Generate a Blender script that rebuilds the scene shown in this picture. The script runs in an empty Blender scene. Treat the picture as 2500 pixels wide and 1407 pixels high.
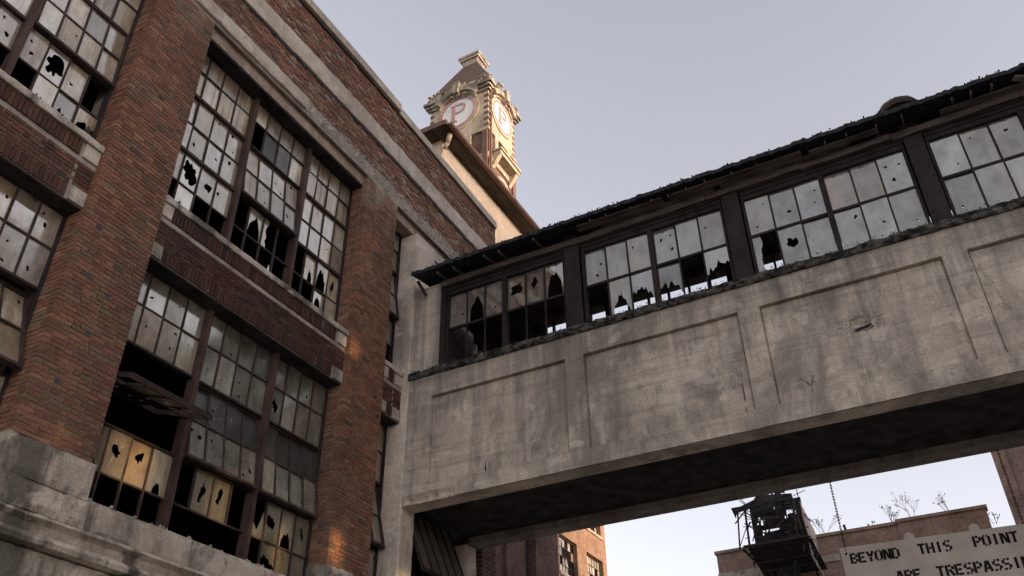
import bpy, math, random
from mathutils import Vector, Matrix, noise as mnoise
from mathutils.geometry import tessellate_polygon

random.seed(11)
scene = bpy.context.scene
col = scene.collection
V = Vector
R_ = random.Random(7)

# ------------------------------------------------------------------ camera
cam_d = bpy.data.cameras.new('camera'); cam = bpy.data.objects.new('camera', cam_d); col.objects.link(cam)
right = V((0.88028, 0.47430, -0.01219)); up = V((0.27871, -0.49612, 0.82230)); fwd = V((-0.38397, 0.72725, 0.56892))
m = Matrix((right, up, -fwd)).transposed().to_4x4(); m.translation = V((7.2, 0, 1.6))
cam.matrix_world = m
cam_d.sensor_width = 36; cam_d.lens = 30.676; cam_d.clip_start = 0.05; cam_d.clip_end = 2000
scene.camera = cam

# ------------------------------------------------------------------ sky and sun
SUN_EL, SUN_AZ = math.radians(4.0), math.radians(-4.0)      # azimuth measured from +X towards +Y
sdir = V((math.cos(SUN_EL) * math.cos(SUN_AZ), math.cos(SUN_EL) * math.sin(SUN_AZ), math.sin(SUN_EL)))
world = bpy.data.worlds.new('World'); scene.world = world; world.use_nodes = True
wn = world.node_tree; wn.nodes.clear()
w_out = wn.nodes.new('ShaderNodeOutputWorld'); w_bg = wn.nodes.new('ShaderNodeBackground')
sky = wn.nodes.new('ShaderNodeTexSky'); sky.sky_type = 'NISHITA'; sky.sun_disc = False
sky.sun_elevation = math.radians(7.0); sky.sun_rotation = math.radians(90) - SUN_AZ
sky.altitude = 100; sky.air_density = 1.0; sky.dust_density = 1.8; sky.ozone_density = 1.2
w_hs = wn.nodes.new('ShaderNodeHueSaturation'); w_hs.inputs['Saturation'].default_value = 0.27
wn.links.new(sky.outputs[0], w_hs.inputs['Color']); w_tint = wn.nodes.new('ShaderNodeMix'); w_tint.data_type = 'RGBA'; w_tint.blend_type = 'MULTIPLY'; w_tint.inputs[0].default_value = 1.0
w_tint.inputs[7].default_value = (1.045, 0.992, 1.035, 1)      # the lilac cast of the evening sky
wn.links.new(w_hs.outputs[0], w_tint.inputs[6]); wn.links.new(w_tint.outputs[2], w_bg.inputs[0])
w_bg.inputs[1].default_value = 0.15; wn.links.new(w_bg.outputs[0], w_out.inputs[0])
sun_d = bpy.data.lights.new('sun', 'SUN'); sun = bpy.data.objects.new('sun', sun_d); col.objects.link(sun)
sun_d.energy = 1.2; sun_d.angle = math.radians(0.53); sun_d.color = (1.0, 0.62, 0.28)
sun.rotation_euler = (-sdir).to_track_quat('-Z', 'Y').to_euler(); sun.location = (30, 0, 40)
scene.view_settings.view_transform = 'Standard'; scene.view_settings.look = 'None'
scene.view_settings.gamma = 1.0; scene.view_settings.exposure = 1.7
scene.view_settings.use_curve_mapping = False
scene.render.film_transparent = False
scene.cycles.max_bounces = 6

# ------------------------------------------------------------------ node material helper
class NM:
    def __init__(s, name):
        s.m = bpy.data.materials.new(name); s.m.use_nodes = True; s.t = s.m.node_tree; s.t.nodes.clear()
        s.out = s.t.nodes.new('ShaderNodeOutputMaterial')
    def n(s, typ, **kw):
        nd = s.t.nodes.new('ShaderNode' + typ)
        for k, v in kw.items():
            if k == 'ins':
                for kk, vv in v.items():
                    if hasattr(vv, 'is_output'): s.t.links.new(vv, nd.inputs[kk])
                    else: nd.inputs[kk].default_value = vv
            else: setattr(nd, k, v)
        return nd
    def coord(s, scale=(1, 1, 1), kind='Object', loc=(0, 0, 0)):
        tc = s.n('TexCoord'); mp = s.n('Mapping', ins={'Vector': tc.outputs[kind], 'Scale': scale, 'Location': loc}); return mp.outputs[0]
    def noise(s, vec, scale=5, detail=4, rough=.55, out='Fac', dist=0):
        nd = s.n('TexNoise', ins={'Vector': vec, 'Scale': scale, 'Detail': detail, 'Roughness': rough, 'Distortion': dist}); return nd.outputs[out]
    def ramp(s, fac, stops, interp='LINEAR'):
        r = s.n('ValToRGB', ins={0: fac}); cr = r.color_ramp; cr.interpolation = interp
        while len(cr.elements) < len(stops): cr.elements.new(.5)
        for e, (p, c) in zip(cr.elements, stops):
            e.position = p; e.color = (*c, 1) if len(c) == 3 else c
        return r.outputs[0]
    def mix(s, a, b, fac, mode='MIX'):
        nd = s.n('Mix', data_type='RGBA', blend_type=mode); nd.clamp_factor = True
        for i, v in ((0, fac), (6, a), (7, b)):
            if hasattr(v, 'is_output'): s.t.links.new(v, nd.inputs[i])
            elif i == 0: nd.inputs[0].default_value = v
            else: nd.inputs[i].default_value = (*v, 1) if len(v) == 3 else v
        return nd.outputs[2]
    def math(s, op, a, b=0.0):
        nd = s.n('Math', operation=op)
        for i, v in ((0, a), (1, b)):
            if hasattr(v, 'is_output'): s.t.links.new(v, nd.inputs[i])
            else: nd.inputs[i].default_value = v
        return nd.outputs[0]
    def bump(s, h, strength=.3, dist=.01):
        return s.n('Bump', ins={'Height': h, 'Strength': strength, 'Distance': dist}).outputs[0]
    def surf(s, color, rough=.9, normal=None, metal=0, spec=.3):
        p = s.n('BsdfPrincipled', ins={'Base Color': color if hasattr(color, 'is_output') else (*color, 1), 'Roughness': rough, 'Metallic': metal})
        p.inputs['Specular IOR Level'].default_value = spec
        if normal is not None: s.t.links.new(normal, p.inputs['Normal'])
        s.t.links.new(p.outputs[0], s.out.inputs[0]); s.p = p
        return s.m

BW = ((0, (0, 0, 0)), (1, (1, 1, 1)))
def g(v): return (v, v, v)

def mat_brick(name, tint=(1, 1, 1), soot=.38, lime=0.18):
    M = NM(name); a = M.n('Attribute', attribute_name='bc').outputs['Color']
    geo = M.n('NewGeometry').outputs['Position']
    c = M.mix(a, (*tint, 1), 1.0, 'MULTIPLY')
    f = M.noise(geo, 42, 3, .6)
    c = M.mix(c, M.ramp(f, ((.25, g(.55)), (.75, g(1.35)))), 1.0, 'MULTIPLY')
    mp = M.n('Mapping', ins={'Vector': geo, 'Scale': (1, 1, .45)}).outputs[0]
    big = M.noise(mp, .9, 5, .6)
    c = M.mix(c, (.045, .036, .034), M.math('MULTIPLY', M.ramp(big, ((.48, g(0)), (.72, g(1)))), soot))
    sp = M.noise(M.n('Mapping', ins={'Vector': geo, 'Scale': (1, 1, .3)}).outputs[0], 3.1, 6, .7)
    c = M.mix(c, (.42, .37, .33), M.math('MULTIPLY', M.ramp(sp, ((.62, g(0)), (.78, g(1)))), lime))
    return M.surf(c, .92, M.bump(M.noise(geo, 110, 3), .5, .006), spec=.2)
def mat_mortar(name, c0=(.24, .21, .18), c1=(.50, .44, .38)):
    M = NM(name); geo = M.n('NewGeometry').outputs['Position']
    c = M.mix(c0, c1, M.ramp(M.noise(geo, 3.5, 6, .7), ((.35, g(0)), (.68, g(1)))))
    return M.surf(c, .95, M.bump(M.noise(geo, 150, 2), .5, .004), spec=.1)
def mat_concrete(name, base=(.58, .50, .415), dark=(.19, .172, .15), light=(.74, .65, .535), boards=True, stain=.75, off=0.0, drip=None):
    M = NM(name); geo = M.n('NewGeometry').outputs['Position']
    mp = lambda sc: M.n('Mapping', ins={'Vector': geo, 'Scale': sc, 'Location': (off, off * .7, off * .3)}).outputs[0]
    c = M.mix(base, light, M.ramp(M.noise(mp((1, 1, .8)), 1.1, 7, .62, dist=.4), ((.46, g(0)), (.60, g(.8)))))
    c = M.mix(c, tuple(x * 1.35 for x in dark), M.math('MULTIPLY', M.ramp(M.noise(mp((1.0, 1.0, .55)), .95, 8, .66, dist=.5), ((.48, g(0)), (.60, g(1)))), stain))
    c = M.mix(c, dark, M.math('MULTIPLY', M.ramp(M.noise(mp((2.6, 2.6, .30)), 1.6, 6, .65), ((.52, g(0)), (.72, g(1)))), stain * .95))
    c = M.mix(c, light, M.math('MULTIPLY', M.ramp(M.noise(mp((1, 1, 1.2)), 1.7, 3, .5, dist=.25), ((.60, g(0)), (.625, g(.75)))), .8))
    c = M.mix(c, tuple(x * 1.1 for x in dark), M.math('MULTIPLY', M.ramp(M.noise(mp((1.6, 1.6, .7)), 2.2, 8, .8, dist=.15), ((.56, g(0)), (.64, g(.7)))), stain))
    if boards:
        c = M.mix(c, dark, M.math('MULTIPLY', M.ramp(M.noise(mp((.22, .22, 4.5)), 1.8, 5, .65), ((.50, g(0)), (.70, g(.85)))), stain * .8))
    if drip:       # dirty water has run down from the ledge in uneven streaks
        zz = M.n('SeparateXYZ', ins={0: geo}).outputs[2]
        up = M.n('MapRange', ins={0: zz, 1: drip[0], 2: drip[1], 3: 0.0, 4: 1.0}).outputs[0]
        st = M.noise(mp((5.5, 5.5, .22)), 1.0, 5, .62)
        c = M.mix(c, tuple(x * .8 for x in dark), M.ramp(M.math('MULTIPLY', M.math('ADD', up, .35), st), ((.42, g(0)), (.76, g(.6)))))
        c = M.mix(c, light, M.math('MULTIPLY', M.ramp(M.noise(mp((9, 9, .35)), 1.0, 4, .6), ((.60, g(0)), (.70, g(1)))), .45))
    c = M.mix(c, M.ramp(M.noise(mp((1, 1, 1)), 38, 4, .7), ((.2, g(.66)), (.8, g(1.3)))), 1.0, 'MULTIPLY')
    c = M.mix(c, M.ramp(M.noise(mp((1, 1, 1)), 7, 6, .75), ((.3, g(.84)), (.7, g(1.13)))), 1.0, 'MULTIPLY')
    h = M.math('ADD', M.noise(mp((.6, .6, 3)), 9, 5, .65), M.math('MULTIPLY', M.noise(geo, 90, 3), .35))
    return M.surf(c, .93, M.bump(h, .45, .015), spec=.2)
def mat_plain(name, a, b, scale=6, rough=.8, stretch=(1, 1, 1), metal=0, bump=.3, spec=.3, lo=.35, hi=.65):
    M = NM(name); geo = M.n('NewGeometry').outputs['Position']
    mp = M.n('Mapping', ins={'Vector': geo, 'Scale': stretch}).outputs[0]
    f = M.noise(mp, scale, 5, .65)
    c = M.mix(a, b, M.ramp(f, ((lo, g(0)), (hi, g(1)))))
    return M.surf(c, rough, M.bump(M.noise(mp, scale * 6, 3), bump, .01), metal, spec)
def mat_glass(name, dirt_a, dirt_b, streak, streak_amt, gloss=.42, rough=.1, vary=.5):
    M = NM(name); geo = M.n('NewGeometry').outputs['Position']; oi = M.n('ObjectInfo').outputs['Random']
    sh = M.n('CombineXYZ', ins={0: M.math('MULTIPLY', oi, 37.0), 1: M.math('MULTIPLY', oi, 91.0), 2: M.math('MULTIPLY', oi, 13.0)}).outputs[0]
    pos = M.n('VectorMath', operation='ADD', ins={0: geo, 1: sh}).outputs[0]
    mp = lambda sc: M.n('Mapping', ins={'Vector': pos, 'Scale': sc}).outputs[0]
    c = M.mix(dirt_a, dirt_b, M.ramp(M.noise(mp((1, 1, .6)), 5.5, 6, .7), ((.35, g(0)), (.66, g(1)))))
    oi2 = M.math('FRACT', M.math('MULTIPLY', oi, 7.31))
    c = M.mix(c, M.ramp(oi, ((0, g(1 - vary)), (.5, g(.95)), (1, g(1 + vary * .7)))), 1.0, 'MULTIPLY')
    c = M.mix(c, M.ramp(oi2, ((.0, (1, 1, 1)), (.45, (1, .97, .90)), (.7, (.98, .88, .66)), (.85, (.80, .80, .78)), (1.0, (.9, .74, .54)))), 1.0, 'MULTIPLY')
    st = M.ramp(M.noise(M.n('Mapping', ins={'Vector': geo, 'Scale': (11, 11, .5)}).outputs[0], 1.0, 5, .6), ((.45, g(0)), (.66, g(1))))
    c = M.mix(c, streak, M.math('MULTIPLY', st, streak_amt))
    gf = M.math('MULTIPLY', M.math('MULTIPLY', M.ramp(M.noise(mp((1, 1, .7)), 4.0, 6, .7), ((.3, g(1.0)), (.75, g(.4)))), gloss), M.math('ADD', M.math('MULTIPLY', M.math('FRACT', M.math('MULTIPLY', oi, 3.7)), .6), .62))
    d = M.n('BsdfPrincipled', ins={'Base Color': c, 'Roughness': .7})
    d.inputs['Specular IOR Level'].default_value = .4
    nb = M.bump(M.noise(mp((1, 1, 1)), 3.0, 2), .06, .03)
    gl = M.n('BsdfGlossy', ins={'Color': (.93, .90, .83, 1), 'Roughness': rough, 'Normal': nb})
    mx = M.n('MixShader', ins={0: gf, 1: d.outputs[0], 2: gl.outputs[0]})
    M.t.links.new(mx.outputs[0], M.out.inputs[0]); return M.m

MT = {}
MT['brick'] = mat_brick('red_brick', (1.02, .96, .87)); MT['brick_sooty'] = mat_brick('sooty_brick', (.60, .55, .55), .85, .45)
MT['brick_parapet'] = mat_brick('weathered_parapet_brick', (1.02, .97, .92), .45, .55)
MT['mortar'] = mat_mortar('lime_mortar'); MT['mortar_pale'] = mat_mortar('pale_lime_mortar', (.22, .19, .17), (.46, .40, .35))
MT['concrete'] = mat_concrete('weathered_concrete', drip=(6.6, 8.25)); MT['concrete_b'] = mat_concrete('weathered_concrete_columns', off=3.3, boards=False, stain=.6)
MT['concrete_dark'] = mat_concrete('shaded_grimy_concrete', (.26, .235, .20), (.10, .09, .08), (.34, .30, .26), False, .7, 6.2)  # darker copy of the concrete, shade under the bridge put into its colour
MT['limestone'] = mat_concrete('limestone', (.46, .40, .33), (.095, .085, .07), (.64, .575, .48), False, .95, 7.1)
MT['band'] = mat_concrete('cement_band', (.52, .44, .36), (.27, .23, .19), (.66, .585, .49), False, .55, 1.7)
MT['spall'] = mat_plain('spalled_cement', (.40, .35, .295), (.78, .71, .62), 9, .95, bump=.9)
MT['ledge'] = mat_plain('mossy_black_ledge', (.012, .011, .010), (.19, .18, .16), 9, .95, (1, 1, 1.6), bump=.9, lo=.42, hi=.72)
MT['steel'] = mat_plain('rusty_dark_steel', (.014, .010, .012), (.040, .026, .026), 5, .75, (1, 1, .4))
MT['steel_rust'] = mat_plain('rusty_brown_steel', (.040, .027, .024), (.105, .062, .048), 7, .8, (1, 1, .4))
MT['bars'] = mat_plain('glazing_bar_steel', (.028, .021, .019), (.070, .048, .040), 8, .8)
MT['wood'] = mat_plain('grey_weathered_wood', (.10, .085, .078), (.30, .265, .24), 4, .9, (.35, 3, 9))
MT['wood_mid'] = mat_plain('brown_rotten_timber', (.035, .028, .026), (.15, .12, .105), 5, .9, (.5, 3, 7))
MT['wood_dark'] = mat_plain('charred_wood', (.010, .009, .010), (.045, .036, .034), 6, .9, (.4, 2, 2))
MT['tar'] = mat_plain('tar_roofing', (.006, .006, .008), (.05, .05, .058), 22, .8, bump=.8)
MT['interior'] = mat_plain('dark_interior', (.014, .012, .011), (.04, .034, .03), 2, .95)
MT['bridge_inside'] = mat_plain('bridge_interior_boards', (.05, .04, .035), (.16, .13, .11), 3, .95, (2, .3, 1))
MT['glass'] = mat_glass('pale_dirty_glass', (.24, .22, .18), (.50, .46, .385), (.24, .16, .09), .45, .44, .10)
MT['glass_streak'] = mat_glass('rust_streaked_glass', (.27, .23, .175), (.56, .50, .40), (.16, .095, .05), .9, .26, .2)
MT['glass_low'] = mat_glass('grimy_green_glass', (.13, .135, .12), (.34, .325, .28), (.20, .14, .08), .5, .40, .14)
MT['glass_teal'] = mat_glass('dark_teal_glass', (.055, .068, .062), (.20, .21, .18), (.20, .16, .10), .4, .30, .12)
MT['glass_soot_shade'] = mat_glass('sooty_shaded_glass', (.022, .021, .023), (.085, .077, .072), (.03, .026, .022), .4, .10, .2)
MT['glass_bridge'] = mat_glass('clear_grey_glass', (.075, .078, .09), (.22, .215, .205), (.30, .22, .16), .4, .40, .04, .35)
MT['glass_bridge_streak'] = mat_glass('rust_run_grey_glass', (.14, .14, .145), (.30, .29, .27), (.40, .24, .13), .8, .34, .08, .15)
MT['crack'] = mat_plain('glass_crack_edge', (.40, .36, .31), (.62, .57, .50), 30, .6)
MT['ground'] = mat_plain('pale_gravel_yard', (.24, .22, .19), (.36, .33, .29), 3, .95, bump=.6)
MT['stucco'] = mat_concrete('cream_stucco', (.62, .46, .315), (.42, .31, .22), (.70, .53, .37), False, .25, 2.2)
MT['copper'] = mat_plain('copper_gutter', (.10, .058, .044), (.18, .100, .072), 3, .55, metal=.3)
MT['soffit'] = mat_plain('dark_soffit_boards', (.035, .026, .020), (.11, .08, .055), 3, .9, (1, .3, 1))
MT['roof_tile'] = mat_plain('red_brown_roof', (.080, .052, .045), (.125, .078, .064), 2, .85, (1, 1, 5))
MT['tstone'] = mat_concrete('tower_terracotta', (.43, .35, .255), (.17, .14, .11), (.52, .43, .32), False, .5, 5.5)
MT['tstone_dark'] = mat_concrete('tower_cornice_stone', (.33, .28, .22), (.085, .075, .065), (.45, .39, .31), False, .85, 9.5)
MT['white'] = mat_plain('white_painted_board', (.60, .60, .60), (.74, .74, .72), 2, .7)
MT['p_red'] = mat_plain('faded_red_paint', (.33, .185, .165), (.43, .26, .235), 3, .8)
MT['sign'] = mat_plain('sign_board_paint', (.58, .50, .44), (.74, .66, .59), 1.6, .8, bump=.1)
MT['ink'] = mat_plain('black_stencil_paint', (.012, .011, .012), (.04, .036, .036), 14, .8, lo=.5, hi=.9)
MT['chain'] = mat_plain('rusted_chain', (.04, .03, .026), (.13, .08, .06), 20, .7)
MT['twig'] = mat_plain('bare_twigs', (.10, .08, .065), (.20, .165, .14), 5, .9)
MT['tin'] = mat_plain('weathered_corrugated_tin', (.28, .25, .21), (.46, .41, .34), 1.8, .7, (1, 1, .3))
MT['awning'] = mat_plain('brown_grimy_panel', (.075, .06, .042), (.15, .12, .085), 3, .8, (2, 2, .5))
MT['lintel'] = mat_concrete('brown_stained_lintel', (.36, .265, .205), (.16, .115, .095), (.44, .35, .285), False, .6, 4.4)
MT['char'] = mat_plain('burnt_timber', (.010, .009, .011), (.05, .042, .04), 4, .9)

def mat_farbrick(name, a, b, mort, scale=1.0):
    M = NM(name); geo = M.n('NewGeometry').outputs['Position']
    x = M.n('SeparateXYZ', ins={0: geo}); u = M.math('ADD', x.outputs[0], x.outputs[1])
    vec = M.n('CombineXYZ', ins={0: u, 1: x.outputs[2], 2: 0.0}).outputs[0]
    bt = M.n('TexBrick', ins={'Vector': vec, 'Color1': (*a, 1), 'Color2': (*b, 1), 'Mortar': (*mort, 1), 'Scale': scale, 'Mortar Size': .011, 'Brick Width': .22, 'Row Height': .072, 'Bias': 0.0})
    c = M.mix(bt.outputs[0], M.ramp(M.noise(geo, 1.3, 6, .7), ((.3, g(.6)), (.7, g(1.3)))), 1.0, 'MULTIPLY')
    c = M.mix(c, M.ramp(M.noise(geo, 9, 4, .7), ((.3, g(.7)), (.7, g(1.25)))), 1.0, 'MULTIPLY')
    return M.surf(c, .93, M.bump(bt.outputs['Fac'], -.4, .01), spec=.15)
MT['fb_mill'] = mat_farbrick('orange_mill_brick', (.30, .165, .095), (.22, .115, .07), (.28, .22, .17))
MT['fb_dark'] = mat_farbrick('dark_power_house_brick', (.13, .065, .05), (.085, .046, .04), (.16, .13, .115))
MT['fb_pink'] = mat_farbrick('brown_warehouse_brick', (.36, .235, .185), (.30, .195, .155), (.34, .25, .20))
MT['fb_pink2'] = mat_farbrick('pinkish_block_brick', (.36, .23, .185), (.31, .195, .16), (.33, .24, .20))
MT['fb_tower'] = mat_farbrick('tower_brick', (.185, .105, .078), (.15, .085, .065), (.16, .115, .09))

# ------------------------------------------------------------------ mesh helpers
def link(o, parent=None):
    col.objects.link(o)
    if parent is not None:
        o.parent = parent
        if parent.type == 'EMPTY': o.matrix_parent_inverse = Matrix.Translation(-parent.location)
    return o
def thing(name, label, cat, loc, group=None):
    o = bpy.data.objects.new(name, None); o.location = loc; o.empty_display_size = .2; col.objects.link(o)
    o['label'] = label; o['category'] = cat
    if group: o['group'] = group
    return o
class MB:
    def __init__(s): s.v = []; s.f = []; s.mi = []
    def add(s, vs, fs, mi=0):
        o = len(s.v); s.v += [tuple(p) for p in vs]; s.f += [tuple(i + o for i in f) for f in fs]; s.mi += [mi] * len(fs); return s
    def box(s, x0, x1, y0, y1, z0, z1, mi=0):
        return s.add([(x0, y0, z0), (x1, y0, z0), (x1, y1, z0), (x0, y1, z0), (x0, y0, z1), (x1, y0, z1), (x1, y1, z1), (x0, y1, z1)],
                     [(0, 3, 2, 1), (4, 5, 6, 7), (0, 1, 5, 4), (1, 2, 6, 5), (2, 3, 7, 6), (3, 0, 4, 7)], mi)
    def obox(s, c, a, b, d, mi=0):       # centre and three half-axis vectors
        c = V(c); a = V(a); b = V(b); d = V(d)
        return s.add([c - a - b - d, c + a - b - d, c + a + b - d, c - a + b - d, c - a - b + d, c + a - b + d, c + a + b + d, c - a + b + d],
                     [(0, 3, 2, 1), (4, 5, 6, 7), (0, 1, 5, 4), (1, 2, 6, 5), (2, 3, 7, 6), (3, 0, 4, 7)], mi)
    def bar(s, p, q, w, h=None, mi=0, upv=(0, 0, 1)):
        p = V(p); q = V(q); d = q - p; h = h or w
        u = V(upv)
        if abs(d.normalized().dot(u)) > .97: u = V((1, 0, 0))
        a = d.cross(u).normalized() * w / 2; b = a.cross(d).normalized() * h / 2
        return s.obox((p + q) / 2, a, d / 2, b, mi)
    def prism(s, poly, n, mi=0):         # poly: 3D points, extruded by n
        poly = [V(p) for p in poly]; n = V(n); k = len(poly)
        tri = tessellate_polygon([poly])
        nrm = sum(((poly[t[1]] - poly[t[0]]).cross(poly[t[2]] - poly[t[0]]) for t in tri), V())
        flip = nrm.dot(n) > 0
        fs = [(t if not flip else t[::-1]) for t in tri]
        fs2 = [tuple(i + k for i in (t[::-1] if not flip else t)) for t in tri]
        side = [(i, (i + 1) % k, (i + 1) % k + k, i + k) for i in range(k)]
        return s.add(poly + [p + n for p in poly], fs + fs2 + side, mi)
    def grid(s, us, vs, fn, mi=0):
        o = len(s.v); nu = len(us)
        for v in vs:
            for u in us: s.v.append(tuple(fn(u, v)))
        for j in range(len(vs) - 1):
            for i in range(nu - 1):
                a = o + j * nu + i; s.f.append((a, a + 1, a + nu + 1, a + nu)); s.mi.append(mi)
        return s
    def tube(s, p, q, r0, r1=None, n=6, mi=0):
        p = V(p); q = V(q); r1 = r0 if r1 is None else r1; d = (q - p).normalized()
        u = V((0, 0, 1)) if abs(d.z) < .9 else V((1, 0, 0)); a = d.cross(u).normalized(); b = d.cross(a)
        ring = lambda c, r: [c + (a * math.cos(2 * math.pi * i / n) + b * math.sin(2 * math.pi * i / n)) * r for i in range(n)]
        return s.add(ring(p, r0) + ring(q, r1), [(i, (i + 1) % n, (i + 1) % n + n, i + n) for i in range(n)] + [tuple(range(n))[::-1], tuple(range(n, 2 * n))], mi)
    def build(s, name, mats, parent=None, smooth=False, kind=None):
        me = bpy.data.meshes.new(name); me.from_pydata(s.v, [], s.f)
        for mt in (mats if isinstance(mats, (list, tuple)) else [mats]): me.materials.append(MT[mt] if isinstance(mt, str) else mt)
        if any(s.mi): me.polygons.foreach_set('material_index', s.mi)
        if smooth: me.polygons.foreach_set('use_smooth', [True] * len(me.polygons))
        me.update(); o = bpy.data.objects.new(name, me); link(o, parent)
        if kind: o['kind'] = kind
        return o
def bx(name, mat, parent, *d, **k): return MB().box(*d).build(name, mat, parent, **k)
def frange(a, b, st):
    n = max(1, int(round((b - a) / st))); return [a + (b - a) * i / n for i in range(n + 1)]
def nz(x, y, z, s=1.0): return mnoise.noise(V((x * s, y * s, z * s)))
def fbm(x, y, z, s=1.0, o=4): return mnoise.fractal(V((x * s, y * s, z * s)), .6, 2.1, o)

# ------------------------------------------------------------------ ground (the setting)
gm = MB()
gx = [-400, -120, -40, -15, 0, 15, 30, 60, 150, 400]
gm.grid(gx, gx, lambda x, y: (x, y, 0.0)); gr = gm.build('ground', 'ground'); gr['kind'] = 'structure'
gr['label'] = 'pale gravel yard between the factory buildings'

# ------------------------------------------------------------------ bricks
PAL = [((.285, .150, .108), 32), ((.250, .132, .098), 28), ((.315, .172, .125), 20), ((.215, .125, .100), 14), ((.33, .195, .140), 6), ((.105, .090, .090), 1.2), ((.215, .160, .122), 7)]
PALW = [w for _, w in PAL]
def brick_colour(rn):
    c = rn.choices(PAL, PALW)[0][0]; k = rn.uniform(.68, 1.04)
    return tuple(min(1, x * k * rn.uniform(.95, 1.05)) for x in c)
CRS, BH, JT = .0545, .0455, .0085
def course_lengths(width, pattern):
    tot = sum(pattern) + JT * (len(pattern) - 1); k = (width - JT * (len(pattern) - 1)) / sum(pattern)
    out = []; u = 0
    for p in pattern: out.append((u + p * k / 2, p * k)); u += p * k + JT
    return out
def long_course(u0, u1, shift):
    res = []; u = u0 - shift; i = 0
    seq = (.155, .074)
    while u < u1 - .03:
        L = seq[i % 2]; a, b = max(u, u0), min(u + L, u1)
        if b - a > .03: res.append(((a + b) / 2, b - a))
        u += L + JT; i += 1
    return res
class Bricks:                                   # many bricks as one mesh with a colour for each
    def __init__(s, seed): s.m = MB(); s.c = []; s.rn = random.Random(seed)
    def add(s, c, half, ax, colour=None):       # ax 'x': face looks to +X ; 'y': face looks to -Y ; half=(along, up, depth)
        rn = s.rn; lu, lh, ld = half; out = rn.uniform(-.003, .004)
        j = lambda: rn.uniform(-.0018, .0018)
        if ax == 'x': f = lambda a, b, d: (c[0] + d, c[1] + a, c[2] + b)
        else: f = lambda a, b, d: (c[0] + a, c[1] - d, c[2] + b)
        P = [f(-lu + j(), -lh + j(), out), f(lu + j(), -lh + j(), out), f(lu + j(), lh + j(), out), f(-lu + j(), lh + j(), out),
             f(-lu, -lh, -ld), f(lu, -lh, -ld), f(lu, lh, -ld), f(-lu, lh, -ld)]
        s.m.add(P, [(0, 1, 2, 3), (0, 4, 5, 1), (1, 5, 6, 2), (2, 6, 7, 3), (3, 7, 4, 0)])
        s.c += [colour or brick_colour(rn)] * 8
    def build(s, name, mat, parent, kind='stuff'):
        o = s.m.build(name, mat, parent, kind=kind)
        at = o.data.color_attributes.new('bc', 'FLOAT_COLOR', 'POINT')
        flat = []
        for c in s.c: flat += [c[0], c[1], c[2], 1.0]
        at.data.foreach_set('color', flat); return o
brick_protos = []
def brick_proto(i):
    rn = random.Random(100 + i); mb = MB(); j = lambda k: rn.uniform(-k, k)
    P = [(.5 + j(.03), -.5 + j(.012), -.5 + j(.03)), (.5 + j(.03), .5 + j(.012), -.5 + j(.03)), (.5 + j(.03), .5 + j(.012), .5 + j(.03)), (.5 + j(.03), -.5 + j(.012), .5 + j(.03)),
         (-.5, -.5, -.5), (-.5, .5, -.5), (-.5, .5, .5), (-.5, -.5, .5)]
    mb.add(P, [(0, 1, 2, 3), (0, 4, 5, 1), (1, 5, 6, 2), (2, 6, 7, 3), (3, 7, 4, 0), (4, 7, 6, 5)])
    me = bpy.data.meshes.new('brick'); me.from_pydata(mb.v, [], mb.f); me.materials.append(MT['brick'])
    at = me.color_attributes.new('bc', 'FLOAT_COLOR', 'POINT'); c = brick_colour(rn)
    at.data.foreach_set('color', [c[0], c[1], c[2], 1.0] * 8); return me
brick_protos = [brick_proto(i) for i in range(40)]

def sag(y, z):      # the old parapet has settled towards its far end
    return -max(0, y - 8.3) * .026 * max(0, (z - 10.9) / 1.5) if z > 11.2 else 0.0

# ------------------------------------------------------------------ the factory
FY0, FY1 = -8.0, 12.9
fac = thing('factory_building', 'red brick factory with broken multi-pane windows, stone bands and tall brick piers', 'factory', (-4, 4, 0))
PIERS = [(-.29, .58), (4.125, 4.995), (8.55, 9.415)]
XW = -.33                                        # window plane
wallX = bx('wall_core', 'mortar_pale', fac, -.62, -.012, FY0, FY1, 11.55, 13.6)
# brick piers: mortar core plus bricks
indiv = 0
rest = Bricks(5)
def soot_tint(c, k): return tuple(x * k for x in c)
for pi, (ya, yb) in enumerate(PIERS):
    core = bx('pier', 'mortar', fac, -.60, -.010, ya + .008, yb - .008, 5.0, 11.56)
    w = yb - ya; nC = int((11.52 - 5.0) / CRS)
    rn = random.Random(30 + pi)
    for k in range(nC):
        z = 5.0 + CRS * k + BH / 2 + .006
        odd = k % 2
        pat = [.155, .074, .155, .074, .155, .074, .155] if not odd else [.074, .155, .074, .155, .074, .155, .074, .04]
        if rn.random() < .12: pat = [.155, .155, .155, .155, .155, .074] if odd else [.074, .155, .155, .155, .155, .155]
        for (uc, L) in course_lengths(w, pat):
            if pi == 1 and indiv < 300 and k < 80:
                o = bpy.data.objects.new('brick', rn.choice(brick_protos)); o.scale = (.1, L, BH)
                o.location = (-.05 + rn.uniform(-.003, .004), ya + uc, z); o.rotation_euler = (0, rn.uniform(-.02, .02), rn.uniform(-.008, .008))
                o.parent = core; o.matrix_parent_inverse = Matrix.Identity(4); col.objects.link(o); indiv += 1
            else:
                c = brick_colour(rn)
                if z > 10.6:                       # white lime salts washed out below the band
                    f_ = max(0, min(1, (z - 10.75) * 1.1 + 1.1 * nz(uc * 4, z * 1.3, pi * 5.0) - .15)) * (.75 if pi == 2 else .2); c = tuple(x * (1 - f_) + y_ * f_ for x, y_ in zip(c, (.50, .44, .39)))
                rest.add((0, ya + uc, z), (L / 2, BH / 2, .1), 'x', c)
        # the reveal that looks towards -Y
        x0 = -.1 if not odd else -.1
        segs = [(-.11, -.325)] if not odd else [(-.11, -.205), (-.216, -.325)]
        for (a, b) in segs: rest.add(((a + b) / 2, ya, z), (abs(a - b) / 2, BH / 2, .06), 'y')
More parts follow.
